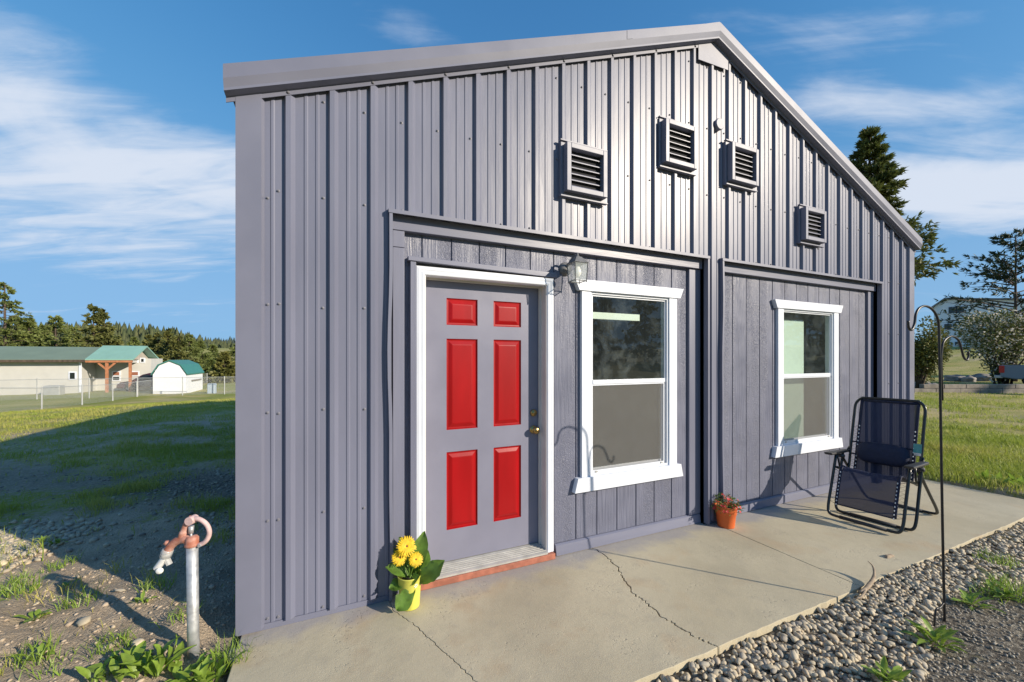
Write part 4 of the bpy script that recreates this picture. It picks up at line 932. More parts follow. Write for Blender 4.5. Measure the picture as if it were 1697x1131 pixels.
for z in (.55, .67): MB().box(.150 + (z - .61) * .25, .156 + (z - .61) * .25, -.262, .262, z, z + .014).build('pillow_strap', 'navy_pad', ch)
MB().add([(.125, -.268, .66), (.150, -.205, .655), (.166, -.205, .735), (.142, -.268, .74)], [(0, 1, 2, 3)]).build('hang_tag', 'tag_teal', ch)
MB().add([(.120, -.266, .635), (.146, -.215, .630), (.150, -.2055, .6548), (.125, -.266, .6595)], [(0, 1, 2, 3)]).build('hang_tag', 'white_plastic', ch)

# ------------------------------------------------------------------ twig and chip on the slab
tw = [gd(1425, 982, .012), gd(1436, 975, .018), gd(1446, 962, .030), gd(1449, 950, .055), gd(1446, 938, .085), gd(1438, 930, .11)]
o = MB().tube(smooth_path(tw, 4), [.009, .010, .011, .012, .013, .014, .014, .013, .012, .011, .010, .009, .008, .008, .007, .006, .005, .004, .004, .003, .002], 7)
o.tube(smooth_path([tw[1], gd(1428, 989, .010), gd(1418, 992, .006)], 3), [.008, .008, .008, .007, .006, .005, .004], 6)
tag(o.build('curved_twig', 'dry_twig', None, smooth=True), 'curved dry twig lying on the edge of the concrete patio', 'twig')
cp = gd(1473, 922, .006)
tag(MB().hexa([cp + np.array(v) for v in ((-.05, -.012, -.006), (.05, -.018, -.006), (.055, .012, -.006), (-.04, .016, -.006))], [cp + np.array(v) for v in ((-.03, -.006, .012), (.045, -.010, .006), (.04, .006, .008), (-.03, .008, .014))]).build('wood_chip', 'dry_twig', None, bevel=.003), 'small pale wood chip on the patio in front of the chair', 'wood chip')

# ------------------------------------------------------------------ stones
ICO_V, ICO_F = None, None
def ico(sub):
    bm = bmesh.new(); bmesh.ops.create_icosphere(bm, subdivisions=sub, radius=1.0); bm.verts.ensure_lookup_table()
    v = np.array([p.co[:] for p in bm.verts]); f = np.array([[q.index for q in p.verts] for p in bm.faces]); bm.free(); return v, f
def stones(name, P, S, m, parent, sub, seed, squash=(.45, .8), kind=True):
    rg_ = np.random.RandomState(seed); v0, f0 = ico(sub); n = len(P); nv = len(v0)
    sx = S * rg_.uniform(.8, 1.35, n); sy = S * rg_.uniform(.65, 1.0, n); sz = S * rg_.uniform(*squash, n)
    lump = 1 + .16 * rg_.randn(n, nv).clip(-1.5, 1.5) * (1 if sub == 1 else .6)
    V = v0[None] * lump[..., None] * np.stack([sx, sy, sz], -1)[:, None]
    a = rg_.uniform(0, 6.283, n); t = rg_.normal(0, .28, n); ca, sa, ct, st = np.cos(a)[:, None], np.sin(a)[:, None], np.cos(t)[:, None], np.sin(t)[:, None]
    x, y, z = V[..., 0], V[..., 1], V[..., 2]; y, z = y * ct - z * st, y * st + z * ct; x, y = x * ca - y * sa, x * sa + y * ca
    V = np.stack([x, y, z], -1) + P[:, None]
    F = (f0[None] + (np.arange(n) * nv)[:, None, None]).reshape(-1, 3)
    tone = np.repeat(rg_.rand(n), nv)
    o = np_mesh(name, V.reshape(-1, 3), F, m, parent, smooth=True, attr={'tone': ('FLOAT', tone)})
    return stuff(o) if kind else o
rn = np.random.RandomState(7)
bed = struct(bpy.data.objects.new('gravel_bed', None)); C.objects.link(bed)
def bed_out(x): return -1.62 - .22 * np.sin(x * .9 + .6) * .6 - .10 * np.sin(x * 2.7) - .03 * (x - 3)
P = []
for lay, (n, zoff) in enumerate(((5200, -.012), (3900, .004))):
    x = 1.0 + 9.0 * rn.rand(n) ** 1.25; y = -1.165 - rn.rand(n) * (-1.165 - bed_out(x)) 
    P.append(np.stack([x, y, ground_z(x, y) + zoff + .010 + rn.uniform(-.004, .006, n)], -1))
P = np.concatenate(P); S = rn.uniform(.008, .0225, len(P)) * (1 + .25 * (rn.rand(len(P)) > .93))
dist = np.hypot(P[:, 0] - CAM[0], P[:, 1] - CAM[1]); top = np.arange(len(P)) >= 5200
def inview(P):
    r_ = P - CAM; Z = r_ @ FW; return (Z > .3) & (np.abs(r_ @ RT) < Z * 1.29) & (HY - FPX * r_[:, 2] / np.maximum(Z, .1) < 1128)
cand = np.where(top & inview(P))[0]; size = S[cand] / dist[cand]; big = cand[np.argsort(-size)[:300]]
rest = np.setdiff1d(np.arange(len(P)), big)
stones('stones', P[rest], S[rest], 'river_stone', bed, 1, 3)
protos = []
for k in range(8):
    o = stones('stone', np.zeros((1, 3)), np.array([1.0]), 'river_stone', bed, 2, 50 + k, kind=False); protos.append(o)
for j, i in enumerate(big):
    o = protos[j] if j < 8 else protos[j % 8].copy()
    if j >= 8: C.objects.link(o); o.parent = bed
    o.location = P[i]; o.scale = (S[i],) * 3; o.rotation_euler = (rn.normal(0, .3), rn.normal(0, .3), rn.uniform(0, 6.28))
# dark fine gravel further out, and pebbles / clods on the left
n = 9000; x = 1.8 + 7 * rn.rand(n) ** 1.4; y = bed_out(x) + .12 - rn.rand(n) ** 1.3 * 1.1
stones('fine_gravel', np.stack([x, y, ground_z(x, y) + .002], -1), rn.uniform(.004, .011, n), 'pebble', bed, 1, 5)
n = 3600; a = rn.uniform(0, 6.28, n); r = rn.rand(n) ** .6 * 2.6; x = -.10 - np.abs(np.cos(a)) * r; y = .2 + np.sin(a) * r * .95; kk = (y > -1.2); x, y = x[kk], y[kk]
peb = struct(bpy.data.objects.new('dirt_patch', None)); C.objects.link(peb)
stones('dirt_clods', np.stack([x, y, ground_z(x, y)], -1), rn.uniform(.003, .013, len(x)) * (1 + 1.2 * (rn.rand(len(x)) > .96)), 'clod', peb, 1, 6, (.4, .9))
n = 1700; x = rn.normal(-2.12, .27, n); y = rn.normal(1.98, .26, n) 
stones('crushed_rock', np.stack([x, y, ground_z(x, y) + .008], -1), rn.uniform(.012, .034, n), 'river_stone', peb, 1, 8)
n = 2600; t_ = rn.rand(n); x = -.15 - 9 * t_ ** 1.5 + rn.normal(0, .1, n); y = 1.0 + rn.rand(n) * 9 * (.25 + t_)
g_, gr_, _ = cover(x, y); kk = rn.rand(n) < np.clip(gr_ * 1.2 + .12, 0, 1) * (1.1 - g_); x, y = x[kk], y[kk]
stones('loose_stones', np.stack([x, y, ground_z(x, y) + .004], -1), rn.uniform(.008, .026, len(x)), 'pebble', peb, 1, 9)
for px, py, s in ((139, 1049, .035), (199, 998, .026), (246, 1012, .018), (330, 960, .016), (145, 1003, .03), (390, 1080, .05), (250, 956, .022), (60, 1015, .02), (228, 1078, .03)):
    q = gd(px, py, 0); o = stones('flat_rock', np.array([[q[0], q[1], float(ground_z(q[0], q[1])) + s * .2]]), np.array([s]), 'river_stone' if px != 390 else 'pebble', peb, 2, px, (.35, .5), kind=False)

# ------------------------------------------------------------------ grass and weeds
def blades(name, P, h, w, lean, m, seed, parent=None):
    rg_ = np.random.RandomState(seed); n = len(P); a = rg_.uniform(0, 6.283, n); b = rg_.uniform(0, 6.283, n)
    s = np.stack([np.cos(a), np.sin(a), np.zeros(n)], -1) * (w / 2)[:, None]
    d = np.stack([np.cos(b), np.sin(b), np.zeros(n)], -1) * (h * lean * rg_.uniform(.2, 1, n))[:, None]
    up = np.zeros((n, 3)); up[:, 2] = h
    V = np.stack([P - s, P + s, P + d * .35 + up * .6 + s * .7, P + d * .35 + up * .6 - s * .7, P + d + up * .95], 1)
    i = (np.arange(n) * 5)[:, None]; F = np.concatenate([i + np.array([[0, 1, 2]]), i + np.array([[0, 2, 3]]), i + np.array([[3, 2, 4]])])
    return np_mesh(name, V.reshape(-1, 3), F, m, parent)
def scatter(n, a0, a1, r0, r1, seed, p=0.0):
    rg_ = np.random.RandomState(seed); az = R(a0) + rg_.rand(n) * R(a1 - a0); r = np.exp(np.log(r0) + rg_.rand(n) ** (1 - p) * np.log(r1 / r0))
    return CAM[0] + r * np.sin(az), CAM[1] + r * np.cos(az), r, rg_
# left lawn
x, y, r, rg_ = scatter(190000, -36, 4, 3.0, 34, 1)
g, gr, dry = cover(x, y); tuft = fbm(x, y, .28, 61, 3)
ok_ = (x < -.03) & (rg_.rand(len(x)) < np.clip((g - .25) * 1.3 + tuft * 1.1, .01, 1)); x, y, r, tf = x[ok_], y[ok_], r[ok_], tuft[ok_]
stuff(tag(blades('lawn_grass', np.stack([x, y, ground_z(x, y) - .004], -1), np.clip(.022 + .05 * np.random.RandomState(3).rand(len(x)) + .10 * tf.clip(0), .02, .12), np.clip(.0022 + r * .00055, .003, .016), .9, 'grass_blade', 4), 'short patchy grass on the left lawn up to the wire fence', 'grass'))
# right lawn
x, y, r, rg_ = scatter(170000, 54, 80, 6.6, 40, 2)
g, gr, dry = cover(x, y); tuft = fbm(x, y, .5, 71, 3); lush = (x < 12.5)
ok_ = ((x > 7.34) | ((x > 6) & (y < -1.9))) & (rg_.rand(len(x)) < np.clip(g * (1.0 - .75 * dry * (1 - .7 * lush)) + tuft * .9 + .15 * lush, .02, 1)); x, y, r, tf = x[ok_], y[ok_], r[ok_], tuft[ok_]
near = 1 - sst(8.5, 12, x)
stuff(tag(blades('lawn_grass', np.stack([x, y, ground_z(x, y) - .004], -1), np.clip(.03 + .05 * np.random.RandomState(5).rand(len(x)) + .12 * tf.clip(0) + .07 * near, .02, .2), np.clip(.003 + r * .0005, .004, .018), .8, 'grass_blade', 6), 'sunlit yellowish grass on the right lawn beyond the patio', 'grass'))
def grass_tuft(px, py, n, h, label, seed, z=None, spread=.05, m='weed_leaf', w=.005):
    q = gd(px, py, 0); zz = float(ground_z(q[0], q[1])); rg_ = np.random.RandomState(seed)
    Pn = np.stack([rg_.normal(0, spread, n).clip(-1.3 * spread, 1.3 * spread), rg_.normal(0, spread, n).clip(-1.3 * spread, 1.3 * spread), np.full(n, -.005)], -1)
    o = blades('grass_tuft', Pn, rg_.uniform(.4, 1, n) * h, np.full(n, w), 1.1, m, seed); o.location = (q[0], q[1], zz)
    return tag(o, label, 'grass tuft', 'grass tufts near the camera')
tl_ = [(135, 1013, 60, .12, 'blue green grass tuft on the dirt ridge behind the hydrant shadow'), (100, 945, 70, .08, 'low grass tuft on the pale crushed rock pile'), (12, 1000, 160, .14, 'dense bright grass tuft at the left edge of the dirt'),
       (262, 992, 70, .10, 'thin grass tuft on the sunlit dirt just left of the hydrant pipe'), (55, 1105, 60, .11, 'green grass tuft low on the bare dirt slope'), (80, 1120, 40, .08, 'sparse grass sprigs at the lower left of the dirt'),
       (190, 1085, 90, .09, 'fine grass tuft among clods left of the broad weeds'), (20, 905, 30, .06, 'short grass at the top of the crushed rock pile'), (300, 1040, 50, .09, 'fine grass beside the foot of the hydrant pipe'),
       (25, 970, 60, .08, 'small grass tuft above the dense one at the left edge'), (380, 1090, 90, .16, 'long grass blades against the corner of the patio slab'), (1660, 930, 120, .10, 'yellowing grass tuft in the gravel right of the hook'), (1690, 985, 140, .16, 'tall grass tuft at the right edge beyond the hook'), (1640, 985, 60, .07, 'straw coloured tuft in the dark gravel')]
for i, (px, py, n, h, lb) in enumerate(tl_): grass_tuft(px, py, n, h, lb, 100 + i, spread=.055 if n < 100 else .085)
def weed(px, py, nleaf, ln, wd, label, seed, flat=.5, spread=.0):
    rg_ = random.Random(seed); q = gd(px, py, 0); zz = float(ground_z(q[0], q[1])); t_ = thing('broadleaf_weed', (q[0], q[1], zz), label, 'weed', 'broadleaf weeds')
    for k in range(nleaf):
        a = k * 2.4 + rg_.uniform(-.4, .4); L_ = ln * rg_.uniform(.55, 1.1); e = rg_.uniform(flat * .5, flat * 1.7); d = np.array([math.cos(a) * math.cos(e), math.sin(a) * math.cos(e), math.sin(e)])
        b0 = np.array([rg_.uniform(-spread, spread), rg_.uniform(-spread, spread), -.005])
        leaf_mesh(MB(), b0 + d * .01, b0 + d * L_ + np.array([0, 0, -L_ * .12]), wd * rg_.uniform(.7, 1.2), (0, 0, 1) if abs(d[2]) < .9 else (1, 0, 0), .14, 6, .16, rg_).build('leaf', 'weed_leaf', t_, smooth=True)
for i, a in enumerate([(215, 1122, 16, .16, .05, 'broadleaf weed clump at the bottom edge left of the hydrant', .8, .06), (268, 1112, 18, .17, .055, 'tall broadleaf weed just left of the hydrant foot', .9, .06),
                       (308, 1126, 18, .15, .05, 'broadleaf weed directly in front of the hydrant foot', .8, .06), (352, 1118, 16, .16, .040, 'narrow leaved weed between hydrant and patio corner', .9, .06), (170, 1128, 12, .12, .045, 'leftmost broadleaf weed along the bottom edge', .7, .05),
                       (58, 1042, 9, .09, .035, 'small leafy weed on the bare dirt below the rock pile', .5, .02), (60, 1108, 8, .10, .03, 'small weed rosette low on the dirt slope', .7, .02), (112, 985, 8, .06, .025, 'tiny weed inside the hydrant shadow loop', .6, .02), (95, 905, 8, .07, .03, 'weed sprouting from the crushed rock in shade', .7, .02), (238, 1015, 9, .08, .025, 'light green weed on the shadow edge of the dirt', .7, .03),
                       (1550, 1062, 22, .16, .034, 'jagged green weed growing at the foot of the hook', .55, .03), (1475, 1126, 20, .14, .032, 'green weed in the gravel at the bottom edge of the picture', .55, .04), (1612, 1000, 16, .12, .034, 'leafy weed in the dark gravel right of the hook foot', .5, .03), (1660, 985, 16, .13, .036, 'leafy weed right of the hook near the yellow tuft', .6, .05),
                       (1640, 805, 14, .22, .06, 'leafy weed at the edge of the lawn beyond the patio end', .8, .10), (1690, 815, 14, .22, .06, 'leafy weed at the right frame edge beyond the patio', .8, .10)]): weed(a[0], a[1], a[2], a[3], a[4], a[5], 200 + i, a[6], a[7])
# a single dandelion-like stalk on the shadow edge
q = gd(70, 935, -.02); st_ = thing('seed_stalk', (q[0], q[1], float(ground_z(q[0], q[1]))), 'thin stalk with a yellow tip standing on the crushed rock', 'weed')
MB().tube([(0, 0, -.02), (.005, 0, .08), (.0, 0, .15)], .0035, 6).build('stem', 'weed_leaf', st_); 
rg2 = random.Random(5)
for k in range(9): leaf_mesh(MB(), (0, 0, .145), (.045 * math.cos(k * .7), .045 * math.sin(k * .7), .165 + rg2.uniform(-.02, .02)), .014, (0, 0, 1), .2, 3).build('leaf', 'weed_leaf', st_)
a_, b_ = gd(275, 915, 0), gd(330, 920, .0)
tag(MB().tube([gd(283, 925, .02), gd(300, 912, .02), gd(330, 914, .02)], .035, 10).build('drain_pipe', 'pipe_brown'), 'short dark brown pipe lying in shade behind the hydrant', 'pipe')

# ------------------------------------------------------------------ trees
def tri_tufts(B, D, ln, wd, rg_, k=3):
    n = len(B); B = np.repeat(B, k, 0); D = np.repeat(D, k, 0); m = n * k
    D = D + rg_.normal(0, .55, (m, 3)); D /= np.linalg.norm(D, axis=1)[:, None] + 1e-9
    S_ = np.cross(D, rg_.normal(0, 1, (m, 3))); S_ /= np.linalg.norm(S_, axis=1)[:, None] + 1e-9
    L_ = (ln * rg_.uniform(.5, 1.2, m))[:, None]; W_ = (wd * rg_.uniform(.6, 1.2, m))[:, None]
    V = np.stack([B - D * L_ * .15, B + D * L_ * .45 + S_ * W_ * .5, B + D * L_, B + D * L_ * .45 - S_ * W_ * .5], 1)
    i = (np.arange(m) * 4)[:, None]; return V.reshape(-1, 3), i + np.array([[0, 1, 2, 3]])
def conifer(name, label, loc, h, rad, seed, nb=90, tufts=14, ln=.5, wd=.22, cb=.12, m='far_fir', droop=.25, group=None, lean=0, shape=.85, tipup=0.0, irregular=.35, k=3, trunk=.018):
    rg_ = np.random.RandomState(seed); t_ = thing(name, loc, label, 'tree', group)
    tm = MB().tube([(0, 0, -.5), (lean * .5, 0, h * .5), (lean, 0, h * .97)], [h * trunk, h * trunk * .65, h * .003], 7)
    f = cb + (1 - cb) * rg_.rand(nb) ** 1.1; f.sort(); az = rg_.uniform(0, 6.283, nb)
    L_ = rad * (1 - (f - cb) / (1 - cb)) ** shape * rg_.uniform(1 - irregular, 1 + irregular * .6, nb) + .04 * rad
    base = np.stack([lean * f, np.zeros(nb), f * h], -1); dr = np.stack([np.cos(az), np.sin(az), np.full(nb, -droop) + tipup * f + rg_.normal(0, .10, nb)], -1)
    for i in range(nb):
        e = base[i] + dr[i] * L_[i]; tm.tube([tuple(base[i]), tuple((base[i] + e) / 2 + np.array([0, 0, .04 * L_[i]])), tuple(e)], [max(.008, L_[i] * .016), max(.006, L_[i] * .010), .004], 3, cap=False)
    tm.build('trunk', 'bark', t_, smooth=True)
    s = rg_.uniform(.18, 1.0, (nb, tufts)) ** .75; B = base[:, None] + dr[:, None] * (L_[:, None] * s)[..., None]
    side = np.stack([-np.sin(az), np.cos(az), np.zeros(nb)], -1)
    lat = rg_.normal(0, .16, (nb, tufts)) * L_[:, None] * (1.15 - s); B = B + side[:, None] * lat[..., None]; B[..., 2] += rg_.normal(0, .05, (nb, tufts)) * L_[:, None]
    D = dr[:, None] * np.ones((nb, tufts, 1)) + side[:, None] * np.sign(lat)[..., None] * .5
    V, F = tri_tufts(B.reshape(-1, 3), D.reshape(-1, 3), ln, wd, rg_, k)
    np_mesh('crown', V, F, m, t_)
    return t_
def gz(p): return float(ground_z(p[0], p[1]))
# left background, from the left edge of the picture to the wall corner
LT = [(8, 466, 58, 5.2, 'tallest conifer at the left picture edge behind the barn', 'far_fir'), (48, 528, 60, 3.6, 'bushy conifer beside the tallest one behind the barn roof', 'far_fir'),
      (92, 520, 62, 4.4, 'broad pointed conifer above the middle of the long barn roof', 'far_fir'), (122, 542, 66, 3.6, 'low conifer between the broad one and the twin topped one', 'far_fir'),
      (155, 505, 56, 4.2, 'twin topped dark conifer behind the barn ridge, taller left top', 'fir_green'), (173, 514, 57, 3.2, 'twin topped dark conifer behind the barn ridge, shorter right top', 'fir_green'),
      (70, 540, 70, 4.0, 'conifer filling the gap left of the broad pointed one', 'far_fir'), (24, 524, 66, 4.2, 'conifer just right of the tallest tree at the left edge', 'fir_green'),
      (196, 562, 80, 3.4, 'small conifer at the left end of the porch roof ridge', 'far_fir'), (222, 560, 90, 3.6, 'small pale conifer above the porch roof', 'far_fir'), (246, 556, 84, 3.6, 'conifer right at the porch gable peak', 'fir_green'),
      (262, 552, 76, 3.8, 'dark conifer between porch gable and white shed', 'fir_green'), (278, 545, 74, 3.4, 'pointed conifer rising above the white shed ridge', 'fir_green'), (296, 556, 72, 3.8, 'rounded conifer over the white shed roof', 'fir_green'),
      (314, 556, 78, 4.0, 'conifer over the right end of the white shed', 'far_fir'), (332, 566, 84, 4.0, 'conifer just right of the shed roof', 'far_fir'), (352, 572, 90, 4.2, 'middle conifer of the row right of the shed', 'far_fir'),
      (372, 585, 52, 2.4, 'bright yellow green young pine right of the shed', 'olive_leaf'), (390, 572, 88, 4.0, 'conifer against the cottage corner', 'far_fir'), (350, 598, 58, 2.0, 'low brownish conifer beside the bright young pine', 'far_fir'), (408, 578, 80, 4, 'conifer partly hidden by the cottage corner', 'fir_green')]
for i, (px, py, Z, rad, lb, m) in enumerate(LT):
    p = dp(px, py, Z); z0 = gz(p) - .3; h = p[2] - z0
    conifer('conifer_tree', lb, (p[0], p[1], z0), h, rad * 1.1, 300 + i, nb=110, tufts=16, ln=.48, wd=.22, cb=.05, m=m, droop=.16, group='conifers behind the barn', shape=1.0, k=3, irregular=.38)
# right: tall fir behind the cottage, dark pine, bush, blossom shrub
p = dp(1441, 214, 25); conifer('tall_fir', 'tall dark fir rising behind the right slope of the cottage roof', (p[0], p[1], gz(p)), p[2] - gz(p), 3.3, 500, nb=210, tufts=40, ln=.34, wd=.10, cb=.37, m='fir_green', droop=.10, shape=.9, tipup=.15, irregular=.45, k=4, trunk=.012)
p = dp(1683, 386, 27); conifer('dark_pine', 'dark open branched pine in front of the white house', (p[0], p[1], gz(p)), p[2] - gz(p), 3.7, 501, nb=95, tufts=15, ln=.34, wd=.07, cb=.22, m='pine_dark', droop=-.20, shape=.55, tipup=.25, irregular=.5, k=6, trunk=.011)
def shrub(name, label, loc, h, rad, seed, n, m, leaf, m2=None, n2=0, cat='shrub', stems=9, lobes=16):
    rg_ = np.random.RandomState(seed); t_ = thing(name, loc, label, cat); mb = MB()
    lc_ = rg_.normal(0, .38, (lobes, 3)) * np.array([rad, rad, h * .5]); lc_[:, 2] = h * .56 + lc_[:, 2]; lc_[:, 2] = np.clip(lc_[:, 2], h * .12, h * .86)
    for i in range(lobes if stems else 0):
        c = lc_[i]; mb.tube([(rg_.normal(0, .12), rg_.normal(0, .12), -.2), tuple(c * np.array([.45, .45, .5])), tuple(c)], [.07, .045, .012], 5)
    mb.build('trunk', 'bark', t_, smooth=True)
    def pts(n):
        q = rg_.normal(0, 1, (n, 3)); q /= np.linalg.norm(q, axis=1)[:, None]; q *= (rg_.rand(n, 1) ** .45); return lc_[rg_.randint(0, lobes, n)] + q * np.array([rad * .42, rad * .42, h * .22]), q
    B, D = pts(n); V, F = tri_tufts(B, D, leaf, leaf * .6, rg_, 1); np_mesh('crown', V, F, m, t_)
    if n2: B, D = pts(n2); V, F = tri_tufts(B, D, leaf * .9, leaf * .8, rg_, 1); stuff(np_mesh('blossoms', V, F, m2, t_))
    return t_
p = dp(1522, 652, 19); shrub('olive_bush', 'yellow green bush just right of the cottage corner', (p[0], p[1], gz(p)), 3.3, 1.0, 601, 8000, 'olive_leaf', .13)
p = dp(1664, 640, 23); shrub('blossom_shrub', 'spreading shrub with pale blossoms beside the parked truck', (p[0], p[1], gz(p)), 4.1, 1.75, 602, 7500, 'fir_green', .15, 'blossom', 2600, lobes=22)
p = dp(1548, 600, 46); shrub('round_bush', 'small bush on the slope below the white house', (p[0], p[1], gz(p)), 2.2, 1.6, 603, 2500, 'olive_leaf', .22, lobes=8)
# unseen trees right of the lawn, and an added row behind the viewpoint
protos = [conifer('conifer_tree', 'x', (0, 0, 0), 15, 4.2 + .5 * i, 520 + i, nb=80, tufts=16, ln=.8, wd=.42, cb=.06, m='fir_green', droop=.12, shape=.62, group='conifers along the near side of the yard') for i in range(2)]
spots = [(56, -13, 1.0), (60, -19, 1.1), (49, -20, .9), (66, -9, 1.05)] + [(CAM[0] + rr * math.sin(R(a_)), CAM[1] + rr * math.cos(R(a_)), sc_) for a_, rr, sc_ in ((100, 72, 1.1), (109, 66, .95), (116, 74, 1.15), (123, 78, 1.0), (129, 84, 1.05), (135, 90, 1.1), (141, 92, 1.15), (147, 86, 1.05), (154, 80, 1.15), (161, 74, 1.0), (168, 78, 1.15), (176, 70, 1.0), (184, 76, 1.1), (193, 68, 1.0), (202, 74, 1.15), (212, 70, 1.0), (223, 76, 1.1), (235, 70, 1.0))]  # added row cuts low sky light on the wall and mirrors in the panes
ords = ['first', 'second', 'third', 'fourth', 'fifth', 'sixth', 'seventh', 'eighth', 'ninth', 'tenth', 'eleventh', 'twelfth', 'thirteenth', 'fourteenth', 'fifteenth', 'sixteenth', 'seventeenth', 'eighteenth', 'nineteenth', 'twentieth', 'twenty-first', 'twenty-second']
for i, (x, y, s_) in enumerate(spots):
    o = protos[i] if i < 2 else protos[i % 2].copy()
    if i >= 2:
        C.objects.link(o)
        for c_ in protos[i % 2].children:
            d_ = c_.copy(); C.objects.link(d_); d_.parent = o
    o.location = (x, y, float(ground_z(x, y))); o.scale = (s_,) * 3; o.rotation_euler = (0, 0, i * 1.7)
    o['label'] = ords[i] + ' unseen conifer of the row facing the front wall, counted from the right lawn'

# ------------------------------------------------------------------ barn with porch, shed, van
BZ = -1.42
barn = thing('long_barn', (-19.5, 45.5, BZ), 'long beige barn with dull green roof and timber post porch', 'barn'); ob = (-19.5, 45.5, BZ)
MB().prism_x([(45.5, BZ - .4), (52, BZ - .4), (52, 1.45), (48.7, 2.55), (45.5, 1.45)], -48, -19.5).build('wall', 'barn_wall', barn, ob)
MB().prism_x([(44.9, 1.46), (48.7, 2.64), (52.6, 1.46), (52.6, 1.38), (48.7, 2.55), (44.9, 1.38)][::-1], -48.5, -19.0).build('roof', 'barn_roof', barn, ob)
MB().box(-48.5, -19.0, 44.86, 44.90, 1.24, 1.44).build('gutter', 'bark', barn, ob)
MB().box(-48, -15.45, 48.0, 51.0, BZ - .4, 1.55).build('wall', 'barn_wall', barn, ob)
MB().box(-19.62, -19.44, 45.44, 45.50, BZ, 1.36).build('corner_board', 'white_paint', barn, ob)
P0, P1, PY0, PYM, PY1 = -19.0, -15.75, 44.9, 48.0, 51.2
pr_ = MB().prism_x([(PY0, 1.50), (PYM, 2.78), (PY1, 1.50), (PY1, 1.40), (PYM, 2.66), (PY0, 1.40)][::-1], P0, P1).build('roof', 'porch_roof', barn, ob)
for k in range(9): MB().add([(P0 + .2 + k * .38, PY0 + .01, 1.512), (P0 + .22 + k * .38, PY0 + .01, 1.512), (P0 + .22 + k * .38, PYM - .01, 2.792), (P0 + .2 + k * .38, PYM - .01, 2.792)], [(0, 1, 2, 3)]).build('roof_seam', 'porch_roof', pr_, ob)
MB().box(P0, P1 - .1, PY0 + .05, PY0 + .22, 1.20, 1.395).build('beam', 'timber', barn, ob)
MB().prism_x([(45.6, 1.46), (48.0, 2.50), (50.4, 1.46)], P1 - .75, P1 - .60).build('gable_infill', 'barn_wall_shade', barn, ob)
MB().prism_x([(46.0, 1.15), (50.9, 1.15), (50.9, 1.50), (48, 2.3), (46, 1.50)], P1 - .76, P1 - .755).build('gable_panel', 'barn_wall', barn, ob)
MB().prism_x([(51.0, .6), (52.4, .1), (52.4, .2), (51.0, .75)], -16.5, -14.2).build('lean_to_roof', 'shed_roof', barn, ob)
for x in (-17.62, -16.02):
    q = MB().box(x - .09, x + .09, 45.0, 45.18, BZ - .3, 1.20).build('post', 'timber', barn, ob)
    for s in ((-1, 1) if x < -17 else ()): MB().hexa([(x + s * .09, 45.03, .55), (x + s * .09, 45.15, .55), (x + s * .09, 45.15, .75), (x + s * .09, 45.03, .75)], [(x + s * .62, 45.03, 1.10), (x + s * .62, 45.15, 1.10), (x + s * .62, 45.15, 1.20), (x + s * .50, 45.03, 1.20)]).build('brace', 'timber', q, ob)
def far_window(parent, x0, x1, z0, z1, y, m, org):
    w = MB().box(x0 - .1, x1 + .1, y - .05, y + .02, z0 - .1, z1 + .1).build('window', 'white_paint', parent, org); MB().box(x0, x1, y - .07, y - .045, z0, z1).build('pane', m, w, org)
a = wl(116.5, 618, 45.5); b = wl(124.5, 628, 45.5); far_window(barn, a[0], b[0], b[2], a[2], 45.5, 'window_dark', ob)
for (c, d, e, f_, m) in ((188, 617, 198, 622, 'window_brown'), (218, 617, 229, 622, 'window_brown'), (188, 625, 198, 630, 'window_dark')):
    a = wl(c, d, 48.0); b = wl(e, f_, 48.0); far_window(barn, a[0], b[0], b[2], a[2], 48.0, m, ob)
for c, e in ((222.5, 227.5), (234.5, 238.5)):
    a = wl(c, 595, 48.0); b = wl(e, 600, 48.0); far_window(barn, a[0], b[0], b[2], a[2], 48.0, 'window_dark', ob)
SX0, SX1, SY0, SY1, SZ = -13.45, -11.15, 42.0, 47.2, -1.55
shed = thing('gambrel_shed', (SX0, SY0, SZ), 'small white shed with green barn style roof behind the fence', 'shed'); os_ = (SX0, SY0, SZ)
xm = (SX0 + SX1) / 2; zk, ze = .93, .15
MB().prism_y([(SX0, SZ - .3), (SX1, SZ - .3), (SX1, ze), (SX1 - .42, zk), (xm, 1.30), (SX0 + .42, zk), (SX0, ze)], SY0, SY1).build('wall', 'shed_white', shed, os_)
rp_ = [(SX0 - .12, ze - .05), (SX0 + .38, zk + .02), (xm, 1.33), (SX1 - .38, zk + .02), (SX1 + .12, ze - .05), (SX1 + .12, ze + .05), (SX1 - .34, zk + .10), (xm, 1.42), (SX0 + .34, zk + .10), (SX0 - .12, ze + .05)]
MB().prism_y(rp_, SY0 - .10, SY1 + .1).build('roof', 'shed_roof', shed, os_)
for k in range(8): MB().box(SX0 + .15 + k * .28, SX0 + .165 + k * .28, SY0 - .012, SY0 - .002, ze + .02, ze + .55).build('batten', 'shed_white', shed, os_)
MB().box(SX0, SX1, SY0 - .02, SY0 - .003, ze - .02, ze + .015).build('belly_trim', 'shed_white', shed, os_)
MB().box(SX1 + .05, SX1 + .10, 43.5, 46.5, -.55, -.42).build('shelf_rail', 'tie_wood', shed, os_)
